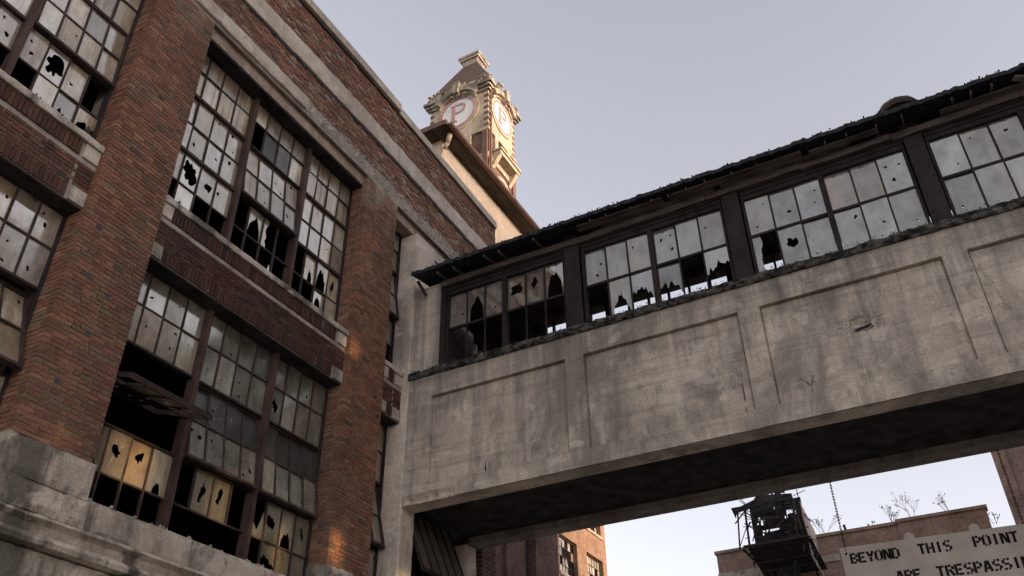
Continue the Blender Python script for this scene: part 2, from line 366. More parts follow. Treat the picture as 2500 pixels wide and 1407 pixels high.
rest.build('brickwork', 'brick', fac)
# parapet brickwork and the brick between the windows
par = Bricks(6); rn = random.Random(9)
for (z0, z1) in ((11.80, 12.33), (12.785, 13.60)):
    k = 0
    while z0 + CRS * (k + 1) < z1 + .02:
        z = z0 + CRS * k + BH / 2
        for (uc, L) in long_course(3.0, FY1, .115 * (k % 2) + .04):
            c = brick_colour(rn)
            if rn.random() < .06: c = (.33, .26, .22)
            if rn.random() < .03: continue
            par.add((rn.uniform(-.006, .008), uc, z + sag(uc, z)), (L / 2, BH / 2, .09), 'x', c)
        k += 1
par.build('parapet_brickwork', 'brick_parapet', fac)
par.m = None
# mortar behind the sagging parapet
pm = MB(); ys = frange(2.5, FY1, .4)
pm.grid(ys, [11.5, 11.85, 12.3, 12.8, 13.2, 13.62], lambda y, z: (-.011, y, z + sag(y, z)))
pm.build('parapet_mortar', 'mortar_pale', fac)

# cement bands with spalling, both run the length of the wall
def band(name, z0, z1, xf, y0, y1, rough_from, mat, seed, edge=.008):
    mb = MB(); yy = frange(y0, y1, .045)
    prof = [(-.09, z0), (xf - .012, z0), (xf, z0 + .012)] + [(xf, z0 + (z1 - z0) * t) for t in (.12, .25, .4, .55, .7, .85)] + [(xf, z1 - .012), (xf - .015, z1), (-.09, z1)]
    def fn(i, y):
        x, z = prof[i]; r = 0
        if 1 <= i <= len(prof) - 2:
            r = edge * fbm(y, z, seed, 5)
            d = rough_from(y, z)
            if d > 0: r += -.06 * d + .05 * d * fbm(y, z * 1.5, seed + 3, 7) + .025 * d * fbm(y, z, seed + 7, 22)
            if i in (1, 2, 3): r += -.02 * max(0, fbm(y, 2, seed + 11, 2.0))
        zz = z + (.012 * fbm(y, z, seed + 5, 4) if i not in (0, len(prof) - 1) else 0)
        return (x + r, y, zz + sag(y, z))
    mb.grid(list(range(len(prof))), yy, lambda i, y: fn(i, y))
    mb.f = [f[::-1] for f in mb.f]
    return mb.build(name, mat, fac)
band('lower_cement_band', 11.545, 11.80, .035, 2.5, FY1, lambda y, z: max(0, min(1, (y - 6.85) * 5)) * max(0, min(1, (12.6 - y) * 2)), 'band', 1.3)
band('upper_cement_band', 12.40, 12.785, .03, 2.5, FY1, lambda y, z: 0, 'band', 5.1, .004)
# rough crumbled lumps on the lower band where the render has fallen off
mb = MB(); rn = random.Random(12)
for k in range(1500):
    y = rn.uniform(6.9, 12.3); z = rn.uniform(11.54, 11.82); s = rn.uniform(.004, .011)
    mb.obox((-.01 + rn.uniform(-.02, .03), y, z + sag(y, z)), (s * .6, 0, s * .3), (0, s * rn.uniform(.6, 1.6), 0), (s * .2, rn.uniform(-.3, .3) * s, s * .6))
mb.build('crumbled_render', 'spall', fac, kind='stuff')
for (z0, z1, xx) in ((12.335, 12.402, .014), (13.555, 13.606, .012)):  # dark strips put in for the shadow and stain below band and coping
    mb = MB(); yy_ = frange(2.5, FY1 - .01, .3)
    mb.grid(yy_, [0, 1], lambda y, t: (xx, y, (z1 if t else z0) + sag(y, z0) + (0 if t else .006 * fbm(y, 3, 1, 3)))); mb.grid(yy_, [0, 1], lambda y, t: (xx if t else -.03, y, z0 + sag(y, z0) + (.006 * fbm(y, 3, 1, 3)))); mb.build('shadow_stain_strip', 'steel', fac)
# dark drip slot under the upper band, coping blocks
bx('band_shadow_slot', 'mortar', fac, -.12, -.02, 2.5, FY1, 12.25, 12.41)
y = 2.6; rn = random.Random(3); k = 0
while y < FY1 - .1:
    L = min(1.32, FY1 - y); y2 = y + L - .012; zs = (sag(y, 13.6), sag(y2, 13.6)); step = -.035 if y > 9.1 else 0
    mb = MB(); t = .17
    q = [(-.66, y, 13.60 + zs[0]), (.075 - (.03 if step else 0), y, 13.60 + zs[0]), (.075 - (.03 if step else 0), y2, 13.60 + zs[1]), (-.66, y2, 13.60 + zs[1])]
    q = [(a, b, c + step + .004) for a, b, c in q]
    mb.add(q + [(a, b, c + t) for a, b, c in q], [(0, 3, 2, 1), (4, 5, 6, 7), (0, 1, 5, 4), (1, 2, 6, 5), (2, 3, 7, 6), (3, 0, 4, 7)])
    mb.build('coping_stone', 'band', fac); y += L; k += 1
bx('coping_shadow_bed', 'mortar', fac, -.6, -.03, 2.5, FY1, 13.0, 13.40)

# lintels, spandrels, sills -------------------------------------------------
BAYS = [(.58, 4.125), (4.995, 8.55), (9.415, 12.45)]
sp = Bricks(8)
for bi, (ya, yb) in enumerate(BAYS):
    ye = yb if bi < 2 else 10.0
    rn = random.Random(50 + bi)
    bx('spandrel', 'mortar', fac, -.60, -.092, ya, ye, 7.57, 8.35)
    z = 7.77; k = 0
    sooty = .62 if bi == 1 else 1.0
    while z + BH < 8.14:
        for (uc, L) in long_course(ya + .2, ye - .2, .115 * (k % 2)): sp.add((-.082, uc, z + BH / 2), (L / 2, BH / 2, .05), 'x', soot_tint(brick_colour(rn), sooty * rn.uniform(.8, 1.1)))
        for a, b in ((ya + .004, ya + .195), (ye - .195, ye - .004)): sp.add((-.082, (a + b) / 2, z + BH / 2), ((b - a) / 2, BH / 2, .05), 'x', soot_tint(brick_colour(rn), .85))
        z += CRS; k += 1
    for (z0, z1, out) in ((8.155, 8.345, -.072), (7.575, 7.755, -.075)):       # soldier courses
        u = ya + .21
        while u < ye - .24:
            sp.add((out, u + BH / 2, (z0 + z1) / 2), (BH / 2, (z1 - z0) / 2 - .003, .06), 'x', soot_tint(brick_colour(rn), (.55 if bi == 1 else .7) * rn.uniform(.8, 1.1))); u += CRS
    for yy in (ya + .1, ye - .1):
        for zc, mt in ((8.25, 'band'), (7.665, 'limestone')):
            bx('corner_stone', mt, fac, -.30, -.066, yy - .092, yy + .092, zc - .088, zc + .09)
    # lintel band above the upper window
    mb = MB(); yy = frange(ya, ye if bi < 2 else 12.45, .06)
    pr = [(-.34, 11.30), (-.085, 11.30), (-.08, 11.31), (-.08, 11.4), (-.08, 11.50), (-.08, 11.548), (-.34, 11.548)]
    mb.grid(list(range(7)), yy, lambda i, y: (pr[i][0] + (.006 * fbm(y, pr[i][1], 2, 6) if 0 < i < 6 else 0), y, pr[i][1] + (.008 * fbm(y, 0, 4, 5) if i in (1, 2) else 0) + sag(y, 11.3)))
    mb.f = [f[::-1] for f in mb.f]; mb.build('window_lintel', 'lintel', fac)
    bx('lintel_plate', 'char', fac, -.33, -.10, ya, ye, 11.272, 11.292) if bi < 2 else None; bx('lintel_plate', 'char', fac, -.58, -.10, ya, ye, 7.548, 7.566)
    # upper sill slab, slightly uneven
    mb = MB(); yy = frange(ya + .002, ye - .002, .07)
    pr = [(-.40, 8.352), (-.05, 8.352), (-.045, 8.36), (-.045, 8.43), (-.055, 8.445), (-.40, 8.47)]
    mb.grid(list(range(6)), yy, lambda i, y: (pr[i][0] + (.008 * fbm(y, pr[i][1] * 3, 6, 5) if 0 < i < 5 else 0), y, pr[i][1] + (.007 * fbm(y, 1, 8, 6) if 0 < i < 5 else 0)))
    mb.f = [f[::-1] for f in mb.f]; mb.add([], []); mb.build('window_sill', 'limestone', fac)
sp.build('spandrel_brickwork', 'brick_sooty', fac)

# lower stonework: pier bases, sill course, moulded cornice, ashlar below
def block(y0, y1, z0, z1, xf, mt='limestone', back=-.55):
    mb = MB(); c = .012; rn = random.Random(int((y0 + 20) * 997 + z0 * 131)); ny, nzz = frange(y0 + .003, y1 - .003, .07), frange(z0 + .003, z1 - .003, .07)
    def fn(y, z):
        e = min(y - y0, y1 - y, z - z0, z1 - z)
        ch = .028 * max(0, fbm(y, z, 3.1, 5) - .15) if e < .05 else 0
        return (xf - (c if e < .006 else 0) - ch + .006 * fbm(y, z, 1.7, 6), y, z)
    mb.grid(ny, nzz, fn)
    ya, yb, za, zb = ny[0], ny[-1], nzz[0], nzz[-1]; x1 = xf - c
    mb.add([(back, ya, za), (x1, ya, za), (x1, yb, za), (back, yb, za), (back, ya, zb), (x1, ya, zb), (x1, yb, zb), (back, yb, zb)],
           [(0, 3, 2, 1), (4, 5, 6, 7), (0, 1, 5, 4), (2, 3, 7, 6), (3, 0, 4, 7)])
    return mb.build('stone_block', mt, fac)
for (ya, yb) in PIERS:
    block(ya - .03, (ya + yb) / 2 - .02, 4.64, 5.0, .05); block((ya + yb) / 2 - .02, yb + .03, 4.64, 5.0, .05)
y = -2.3
jn = [-2.0, -.4, .85, 2.1, 3.35, 4.10, 5.19, 6.44, 7.69, 8.52, 9.7, 11.0, 12.4]
for a, b in zip(jn[:-1], jn[1:]): block(a, b, 4.375, 4.705 if True else 0, -.05)
for (ya, yb) in PIERS: block(ya - .045, yb + .045, 4.372, 4.634, .075, back=-.04)
mb = MB(); prof = [(-.3, 4.366), (.06, 4.366), (.11, 4.35), (.12, 4.32), (.06, 4.285), (.035, 4.22), (.10, 4.185), (.125, 4.15), (.10, 4.11), (.03, 4.095), (-.3, 4.09)]
yy = frange(-2, 12.4, .06)
mb.grid(list(range(len(prof))), yy, lambda i, y: (prof[i][0] + (.012 * fbm(y, prof[i][1] * 2, 9, 5) if 0 < i < 10 else 0) - (.03 * max(0, fbm(y, 5, 5, 3) - .2) if 2 <= i <= 8 else 0), y, prof[i][1] + (.006 * fbm(y, 3, 2, 8) if 0 < i < 10 else 0)))
mb.build('moulded_cornice', 'limestone', fac, smooth=False)
for r in range(7):
    z1 = 4.085 - r * .58; z0 = max(0.0, z1 - .575); y = -2.0 - (.6 if r % 2 else 0)
    while y < 12.3:
        y2 = min(y + 1.25, 12.4); block(y, y2 - .01, z0, z1, .02) if z0 > 2.2 and y > 1.0 and y < 8 else None; y += 1.25
mb = MB(); rn = random.Random(88)                    # crumbled stone lying on the lower sill
for k in range(70):
    y = rn.uniform(5.05, 8.5); s = rn.uniform(.004, .014); mb.obox((rn.uniform(-.16, -.06), y, 4.705 + s * .5), (s, 0, s * .2), (0, s * rn.uniform(.7, 1.4), 0), (rn.uniform(-.3, .3) * s, 0, s * rn.uniform(.5, 1)))
mb.build('sill_rubble', 'limestone', fac, kind='stuff')
bx('lower_wall', 'limestone', fac, -.6, -.03, FY0, FY1, 0, 4.37)

# dark rooms behind the windows
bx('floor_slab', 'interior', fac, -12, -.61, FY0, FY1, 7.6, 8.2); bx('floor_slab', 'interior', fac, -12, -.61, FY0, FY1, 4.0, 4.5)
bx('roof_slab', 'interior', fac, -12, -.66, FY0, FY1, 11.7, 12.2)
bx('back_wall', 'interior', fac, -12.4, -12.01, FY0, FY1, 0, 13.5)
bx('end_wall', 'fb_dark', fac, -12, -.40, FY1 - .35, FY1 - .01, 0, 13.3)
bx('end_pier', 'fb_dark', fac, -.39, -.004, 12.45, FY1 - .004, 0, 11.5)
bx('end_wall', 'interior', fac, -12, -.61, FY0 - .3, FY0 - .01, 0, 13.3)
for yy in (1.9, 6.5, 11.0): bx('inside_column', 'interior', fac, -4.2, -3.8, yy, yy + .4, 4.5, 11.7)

# ------------------------------------------------------------------ panes of glass
def jag(cx, cy, rx, ry, rn, n=13, lo=.62):
    ph = rn.uniform(0, 6.28); n = int(n * 1.5); th = rn.uniform(0, 3.14); el = rn.uniform(.75, 1.25)
    rad = []
    for i in range(n):
        a = 2 * math.pi * i / n
        r = lo + (1 - lo) * (.5 + .5 * math.cos(2 * (a - th))) * el * rn.uniform(.8, 1.1)
        if rn.random() < .22: r *= rn.uniform(1.15, 1.5)
        if rn.random() < .22: r *= rn.uniform(.55, .8)
        rad.append(min(r, 1.12))
    return [(cx + rx * rad[i] * math.cos(ph * 0 + 2 * math.pi * i / n), cy + ry * rad[i] * math.sin(2 * math.pi * i / n)) for i in range(n)]
    return [(cx + rx * rr * math.cos(ph + 2 * math.pi * i / n + rn.uniform(-.12, .12)), cy + ry * rr * math.sin(ph + 2 * math.pi * i / n)) for i, rr in ((i, rn.uniform(lo, 1.08)) for i in range(n))]
def pane(parent, org, u, v, w, h, spec, mat, rn):
    """one pane; spec: . whole, s small holes, m hole, b big hole, n tall narrow hole, j lower part gone, k only a shard at the foot, c shard along one side, x gone"""
    if spec == 'x': return None
    n = u.cross(v).normalized(); outer = [(0, 0), (w, 0), (w, h), (0, h)]; holes = []
    if spec == 's':
        for _ in range(rn.choice((1, 1, 2, 3))): r = rn.uniform(.012, .034); holes.append(jag(rn.uniform(.2, .8) * w, rn.uniform(.17, .83) * h, r, r * rn.uniform(.7, 1.5), rn, 7))
        if len(holes) > 1:
            ok = [holes[0]]
            for hh in holes[1:]:
                if all(math.hypot(hh[0][0] - q[0][0], hh[0][1] - q[0][1]) > .13 for q in ok): ok.append(hh)
            holes = ok
    elif spec == 'm': f_ = rn.uniform(.7, 1.35); holes.append(jag(w * rn.uniform(.36, .64), h * rn.uniform(.34, .66), w * .24 * f_, h * .20 * f_, rn, 11, .5))
    elif spec == 'b': holes.append(jag(w * .5, h * .5, w * .44, h * .42, rn, 15, .74))
    elif spec == 'n': holes.append(jag(w * .5, h * .48, w * .2, h * .36, rn, 13, .5))
    elif spec == 'j':
        k = 11; e = rn.uniform(.25, .5); sk = rn.uniform(-.3, .3); pts = [(w * i / k, h * min(.93, max(.02, e + rn.uniform(.1, .35) * math.sin(math.pi * i / k) + sk * (i / k - .5) + rn.uniform(-.055, .055)))) for i in range(k + 1)]
        outer = pts + [(w, h), (0, h)]
    elif spec == 'k':
        k = 7; outer = [(0, 0), (w, 0)] + [(w * (1 - i / k), h * (rn.uniform(.16, .42) if i not in (1,) else .66)) for i in range(k + 1)]
    elif spec == 'c':
        k = 8; outer = [(0, 0)] + [(w * (rn.uniform(.12, .3) + .35 * abs(i / k - .5)), h * i / k) for i in range(k + 1)] + [(0, h)]
    elif spec == 't':
        outer = [(0, 0), (w * .12, h * .1), (w * .2, h * .28), (w * .36, h * .4), (w * .4, h * .56), (w * .5, h * .52), (w * .53, h * .62), (w * .6, h * .45), (w * .72, h * .38), (w * .8, h * .2), (w * .97, 0), (w, 0), (w, h), (0, h)]
    if (spec == 'm' and rn.random() < .2) or (spec == 'b' and rn.random() < .6):      # the break runs out to the frame
        holes = []; big = spec == 'b'; t0, t1 = (rn.uniform(.04, .12), rn.uniform(.88, .97)) if big else (rn.uniform(.12, .4), rn.uniform(.58, .88)); dp = rn.uniform(.74, .9) if big else rn.uniform(.3, .62); k = 12; pk = rn.uniform(.35, .65)
        arch = []
        for i in range(k + 1):
            t = i / k; e = (t / pk if t < pk else (1 - t) / (1 - pk)) ** .38
            arch.append((w * (t0 + (t1 - t0) * t), h * max(.0, min(.96, dp * e * rn.uniform(.78, 1.06)))))
        arch[0] = (w * t0, 0); arch[-1] = (w * t1, 0); outer = [(0, 0)] + arch + [(w, 0), (w, h), (0, h)]
        if rn.random() < .5: outer = [(w - a, b) for a, b in outer][::-1]
    # slight misalignment of every pane so that reflections differ
    u = (u + n * rn.uniform(-.022, .022)).normalized(); v = (v + n * rn.uniform(-.022, .022)).normalized()
    loops = [outer] + holes; flat = [p for L in loops for p in L]
    tris = tessellate_polygon([[V((p[0], p[1], 0)) for p in L] for L in loops])
    P3 = [org + u * p[0] + v * p[1] for p in flat]; k = len(flat)
    ft = []
    for t in tris:
        a, b, c = (flat[i] for i in t)
        ar = (b[0] - a[0]) * (c[1] - a[1]) - (b[1] - a[1]) * (c[0] - a[0])
        if abs(ar) < 1e-9: continue
        ft.append(tuple(t) if ar > 0 else tuple(t[::-1]))
    mb = MB(); mb.add(P3 + [p - n * .004 for p in P3], ft + [tuple(i + k for i in t[::-1]) for t in ft])
    o = 0; sides = []
    for L in loops:
        q = len(L)
        for i in range(q):
            a, b = o + i, o + (i + 1) % q; sides.append((a, a + k, b + k, b))
        o += q
    mb.add([], []); base = 0
    mb.f += sides; mb.mi += [1] * len(sides)
    # star cracks
    srcs = [(sum(p[0] for p in L) / len(L), sum(p[1] for p in L) / len(L), max(abs(p[0] - L[0][0]) for p in L)) for L in holes]
    if spec == '.' and rn.random() < .25: srcs.append((rn.uniform(.2, .8) * w, rn.uniform(.2, .8) * h, .004))
    for (cx, cy, r) in srcs:
        for _ in range(rn.randint(3, 6)):
            a = rn.uniform(0, 6.28); L = rn.uniform(.05, .17) + r * .5; da = rn.uniform(-.3, .3)
            p0 = (cx + math.cos(a) * r * .6, cy + math.sin(a) * r * .6); p1 = (cx + math.cos(a + da) * (r * .6 + L), cy + math.sin(a + da) * (r * .6 + L))
            if not (0 < p1[0] < w and 0 < p1[1] < h and 0 < p0[0] < w and 0 < p0[1] < h): continue
            q = V((-(p1[1] - p0[1]), p1[0] - p0[0])).normalized() * .0014
            mb.add([org + u * (p0[0] + q.x) + v * (p0[1] + q.y) + n * .0015, org + u * (p0[0] - q.x) + v * (p0[1] - q.y) + n * .0015, org + u * p1[0] + v * p1[1] + n * .0015], [(0, 1, 2)], 1)
    return mb.build('pane', [mat, 'crack'], parent)

UY, UZ = V((0, 1, 0)), V((0, 0, 1))
def factory_window(label, units, Z, specs, sash, mats, seed, skipbar=()):
    rn = random.Random(seed); nrow = len(Z) - 1
    ya, yb = units[0][0], units[-1][1]
    fr = MB(); zb, zt = Z[-1], Z[0]
    fr.box(XW - .05, XW + .035, ya, ya + .03, zb, zt); fr.box(XW - .05, XW + .035, yb - .03, yb, zb, zt)
    fr.box(XW - .05, XW + .045, ya + .03, yb - .03, zt - .035, zt); fr.box(XW - .05, XW + .045, ya + .03, yb - .03, zb, zb + .03)
    win = fr.build('window', 'steel', fac); win['label'] = label
    for (a, b), (c, d) in zip(units[:-1], units[1:]):
        y0, y1 = b, c
        mm = MB(); mm.box(XW - .05, XW + .085, y0 + .002, y1 - .002, zb + .032, zt - .037); mm.build('mullion', 'steel_rust', win)
    for ui, (a, b) in enumerate(units):
        sp_ = specs[ui]; ncol = len(sp_[0]); cw = (b - a - .06 if len(units) == 1 else b - a) / ncol
        a0 = a + (.03 if ui == 0 else 0); b0 = b - (.03 if ui == len(units) - 1 else 0); cw = (b0 - a0) / ncol
        sh = sash.get(ui)
        for r in range(nrow):
            z1, z0 = Z[r], Z[r + 1]
            in_s = sh and sh[0] <= r <= sh[1]
            if in_s:
                zp = (Z[sh[0]] + Z[sh[1] + 1]) / 2 if len(sh) < 4 else sh[3]
                ang = math.radians(sh[2]); vv = V((-math.sin(ang), 0, math.cos(ang)))
                px = XW + .03 if ang else XW
                Q = lambda y, z: V((px, y, zp)) + vv * (z - zp)
                Q0 = Q
            else:
                vv = UZ; Q0 = lambda y, z: V((XW, y, z))
            nrm = UY.cross(vv)
            for c in range(ncol):
                s_ = sp_[r][c]; mt = mats(ui, r, c, rn)
                pane(win, Q0(a0 + c * cw + .004, z0 + .004), UY, vv, cw - .008, z1 - z0 - .008, s_, mt, rn)
                if c > 0 and (ui, r) not in skipbar:
                    p0, p1 = Q0(a0 + c * cw, z0), Q0(a0 + c * cw, z1); MB().obox((p0 + p1) / 2, UY * .0105, nrm * .017, vv * ((z1 - z0) / 2)).build('glazing_bar', 'bars', win)
            # horizontal bar at the foot of the row
            if r < nrow - 1 and not (in_s and r == sh[1]) and not (sh and r == sh[0] - 1):
                heavy = (r in (1, 3)); hw = .022 if heavy else .0105
                p0, p1 = Q0(a0, z0), Q0(b0, z0); MB().obox((p0 + p1) / 2 + nrm * (.012 if heavy else .001), UY * ((b0 - a0) / 2 - .001), nrm * (.032 if heavy else .018), vv * hw).build('cross_bar', 'bars', win)
        if sh:
            zt_, zb_ = Z[sh[0]], Z[sh[1] + 1]; sf = MB(); ang = math.radians(sh[2]); vv = V((-math.sin(ang), 0, math.cos(ang))); nrm = UY.cross(vv); zp = (zt_ + zb_) / 2 if len(sh) < 4 else sh[3]
            Q = lambda y, z: V((XW + .03, y, zp)) + vv * (z - zp)
            for z in (zt_ - .015, zb_ + .015):
                p0, p1 = Q(a0, z), Q(b0, z); sf.obox((p0 + p1) / 2, UY * ((b0 - a0) / 2 - .003), nrm * .03, vv * .019)
            for y in (a0 + .014, b0 - .014):
                p0, p1 = Q(y, zb_ + .034), Q(y, zt_ - .034); sf.obox((p0 + p1) / 2, UY * .013, nrm * .028, (p1 - p0) / 2)
            sf.build('pivot_sash', 'bars', win)
            for z in (zt_, zb_): MB().box(XW - .05, XW + .03, a0, b0, z - .014, z + .014).build('fixed_rail', 'steel', win)   # the rails the sash closes against
    return win
def unitsY(o, n0=0, n1=3): return [(5.0 + o, 6.168 + o), (6.238 + o, 7.375 + o), (7.445 + o, 8.545 + o)][n0:n1]
ZU = [11.30, 10.905, 10.43, 9.95, 9.48, 8.98, 8.462]
ZL = [7.575, 7.10, 6.60, 6.10, 5.61, 5.11, 4.715]
def m_up(ui, r, c, rn):
    if r < 2: return 'glass_streak' if not (ui == 1 and r == 1 and c in (1, 2)) else 'glass_soot_shade'
    if ui == 1 and r in (2, 3): return rn.choice(('glass_streak', 'glass'))
    return 'glass'
def m_low(ui, r, c, rn):
    if r == 2: return 'glass_soot_shade'  # the shade on this row is put into the pane colour
    if ui == 2: return rn.choice(('glass_teal', 'glass_teal', 'glass_low'))
    if ui == 1: return rn.choice(('glass_teal', 'glass_low', 'glass_low'))
    return rn.choice(('glass_low', 'glass_low', 'glass_low', 'glass'))
factory_window('tall broken window above the sooty brick panel, between the two brick piers', unitsY(0), ZU,
    [['....', '....', '..ss', '.sss', '.bms', 'xmxx'], ['....', 'x...', '..ss', '.s.s', 'xbcx', 'xxkx'], ['s...', '....', '.s..', '..s.', 'xmbn', 'xxbm']], {1: (2, 3, 7)}, m_up, 21)
factory_window('lower broken window with tilted sashes between the two brick piers', unitsY(0), ZL,
    [['.ss.', 'ssss', 'xssx', 'x.sx', 'mmmm', 'xxxx'], ['.s.s', 'sss.', '.s..', 'ss.s', 'xnmx', 'xxxx'], ['..s.', 'm...', '....', '.s.s', 'kmmm', 'xj..']],
    {0: (2, 3, 72), 1: (2, 3, 9), 2: (2, 3, 8)}, m_low, 22, skipbar=((1, 5),))
factory_window('upper broken window left of the near brick pier', unitsY(-4.42, 1, 3), ZU,
    [['....', '.s..', 's...', '.s.s', 'xs.s', 'xxsx'], ['....', '....', 's...', '.s..', 'sbsx', 'xjjj']], {1: (2, 3, 4)}, lambda u, r, c, rn: 'glass_streak' if r < 2 or rn.random() < .3 else 'glass', 23)
factory_window('lower yellowed window left of the near brick pier', unitsY(-4.42, 1, 3), ZL,
    [['.s.s', 'ss.s', 'ssss', 's.ss', 'xxss', 'xxxx'], ['ss.s', 'smss', 's.ss', 'sms.', 'xsxs', 'xxxx']], {1: (2, 3, 20)}, lambda u, r, c, rn: rn.choice(('glass_low', 'glass', 'glass_streak')), 24)
factory_window('narrow slice of window between the far pier and the concrete column', [(9.42, 9.995)], ZU, [['..', '..', '..', 's.', '.s', 'xx']], {0: (2, 3, 9)}, lambda u, r, c, rn: 'glass_low', 25)
factory_window('dark narrow window beside the concrete column', [(9.42, 9.995)], ZL, [['..', '..', '..', 's.', '.s', '.s']], {0: (2, 3, 14)}, lambda u, r, c, rn: 'glass_low', 26)

# boarded awning that leans out under the footbridge, and the wall round it
aw = MB()
for k in range(5):
    y0 = 10.42 + k * .245
    aw.add([(-.18, y0, 6.35), (-.18, y0 + .225, 6.35), (.2, y0 + .225, 5.42), (.2, y0, 5.42), (-.21, y0, 6.35), (-.21, y0 + .225, 6.35), (.17, y0 + .225, 5.42), (.17, y0, 5.42)],
           [(0, 3, 2, 1), (4, 5, 6, 7), (0, 1, 5, 4), (1, 2, 6, 5), (2, 3, 7, 6), (3, 0, 4, 7)])
    if k < 5: aw.build('awning_board', 'awning', fac); aw = MB()
for k in range(6): MB().bar((-.17, 10.41 + k * .245, 6.36), (.215, 10.41 + k * .245, 5.40), .012, .035).build('awning_rib', 'steel', fac)
MB().bar((.21, 10.38, 5.39), (.21, 11.68, 5.39), .05).build('awning_rail', 'steel', fac)
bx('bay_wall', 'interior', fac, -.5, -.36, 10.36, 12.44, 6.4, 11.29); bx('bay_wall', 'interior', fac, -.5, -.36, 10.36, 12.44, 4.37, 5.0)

# ------------------------------------------------------------------ the enclosed footbridge
br = thing('enclosed_footbridge', 'raised concrete footbridge with a band of broken windows and a black ragged roof', 'footbridge', (10, 11.1, 0))
YB, YF = 10.0, 12.2
XE = 24.9
def lines(marks, a, b, st, eps=.004):
    s = set(frange(a, b, st))
    for mk in marks:
        s = {x for x in s if abs(x - mk) > .0075}; s |= {mk - eps, mk + eps}
    return sorted(x for x in s if a - 1e-6 <= x <= b + 1e-6)
panels = [(.48 if i == 0 else 3.05 + 2.533 * (i - 1) , 2.76 + 2.533 * i) for i in range(5)]
ZP0, ZP1 = 6.46, 7.89
def girder_y(x, z):
    d = 0.0; rec = 0
    for a, b in panels:
        if a < x < b and ZP0 < z < ZP1: rec = 1
    if rec: d += .055
    for a, b in panels:              # a narrow groove runs round the foot of each panel edge
        if a < x < b and ZP0 < z < ZP1 and min(x - a, b - x, z - ZP0, ZP1 - z) < .014: d += .022
    d += .006 * fbm(x * .5, 0, z * 2, 1.4, 2)
    if .5 < x < 2.0 and ZP0 - .004 < z < ZP0 + .09 and rec: d -= 0
    # spalled crater with exposed hole
    r = math.hypot((x - 6.72) / .30, (z - 7.30) / .13)
    if r < 1.6: d += .05 * max(0, 1 - r) + .012 * max(0, 1.6 - r) * (1 + fbm(x, 2, z, 14))
    if abs(x - 6.76) < .10 and abs(z - 7.235) < .018 + .03 * (x - 6.66): d += .09
    # cracks
    for (cx, za, zb) in ((5.16, 6.47, 7.02), (1.42, 6.47, 6.78), (5.98, 6.45, 6.62)):
        if za < z < zb and abs(x - cx - .02 * nz(z * 6, cx, 0) - .03 * (z - za)) < .009: d += .03
    for (x0, z0, x1, z1) in ((5.98, 6.62, 5.90, 6.75), (5.98, 6.62, 6.03, 6.74)):
        t = max(0, min(1, ((x - x0) * (x1 - x0) + (z - z0) * (z1 - z0)) / ((x1 - x0) ** 2 + (z1 - z0) ** 2)))
        if math.hypot(x - x0 - t * (x1 - x0), z - z0 - t * (z1 - z0)) < .008: d += .02
    # broken arris at the left foot
    if x < .95 and z < 6.34: d += max(0, .05 + .05 * fbm(x, 3, z, 5)) * (1 if z > 6.25 and z < 6.30 + .03 * nz(x * 7, 0, 0) else .4)
    return YB + d
xs = lines([p for q in panels for p in q] + [q[0] + .014 for q in panels] + [q[1] - .014 for q in panels], .06, 12.9, .03, .003); zs = lines([ZP0, ZP1, ZP0 + .014, ZP1 - .014], 6.205, 8.26, .028, .003)
mb = MB(); mb.grid(xs, zs, lambda x, z: (x, girder_y(x, z), z + (.006 * fbm(x, 0, 0, 3) if z < 6.22 else 0)))
fg = mb.build('front_girder', 'concrete', br, smooth=True); fg.data.set_sharp_from_angle(angle=math.radians(28))
gb = MB(); gb.box(.06, 12.9, YB + .12, YB + .31, 6.20, 8.26); gb.box(12.9, XE, YB, YB + .31, 6.20, 8.26)
mbx = frange(.06, 12.9, .05)
gb.grid(mbx, [0, 1], lambda x, t: (x, YB + .125 if t else girder_y(x, 6.205), 6.198 + (.006 * fbm(x, 0, 0, 3) if not t else 0)))
gb.build('girder_core', 'concrete', br)
def crack_strip(pts, w0, name='crack'):          # an open crack, drawn as a thin dark tapering strip on the panel face
    mb = MB(); n = len(pts)
    for i, (x, z) in enumerate(pts):
        wd = w0 * (1 - .75 * i / (n - 1)) * R_.uniform(.6, 1.3); y = girder_y(x, z) - .002
        mb.v += [(x - wd, min(girder_y(x - wd, z), girder_y(x + wd, z), y + .002) - .002, z), (x + wd, min(girder_y(x - wd, z), girder_y(x + wd, z), y + .002) - .002, z)]
    for i in range(n - 1): mb.f.append((2 * i, 2 * i + 1, 2 * i + 3, 2 * i + 2)); mb.mi.append(0)
    mb.build(name, 'char', br)
wig = lambda x, z0, z1, a, n=14: [(x + a * nz(x, z0 + (z1 - z0) * i / n * 7, 3.0) + .02 * i / n, z0 + (z1 - z0) * i / n) for i in range(n + 1)]
crack_strip(wig(5.17, 6.48, 7.02, .012), .009); crack_strip(wig(1.42, 6.48, 6.80, .015), .008); crack_strip(wig(5.98, 6.47, 6.64, .01), .007)
crack_strip(wig(5.99, 6.64, 6.76, .02)[:1] + [(5.95, 6.69), (5.90, 6.73), (5.885, 6.77)], .006); crack_strip([(5.995, 6.645), (6.03, 6.69), (6.035, 6.76)], .006)
rn = random.Random(14)
hole = [(6.64, 7.215), (6.69, 7.205), (6.75, 7.212), (6.80, 7.222), (6.845, 7.245), (6.855, 7.272), (6.82, 7.262), (6.77, 7.25), (6.72, 7.245), (6.67, 7.235)]
MB().prism([(x, YB + .052, z) for x, z in hole], (0, .01, 0)).build('spalled_hole', 'char', br)
mb = MB()
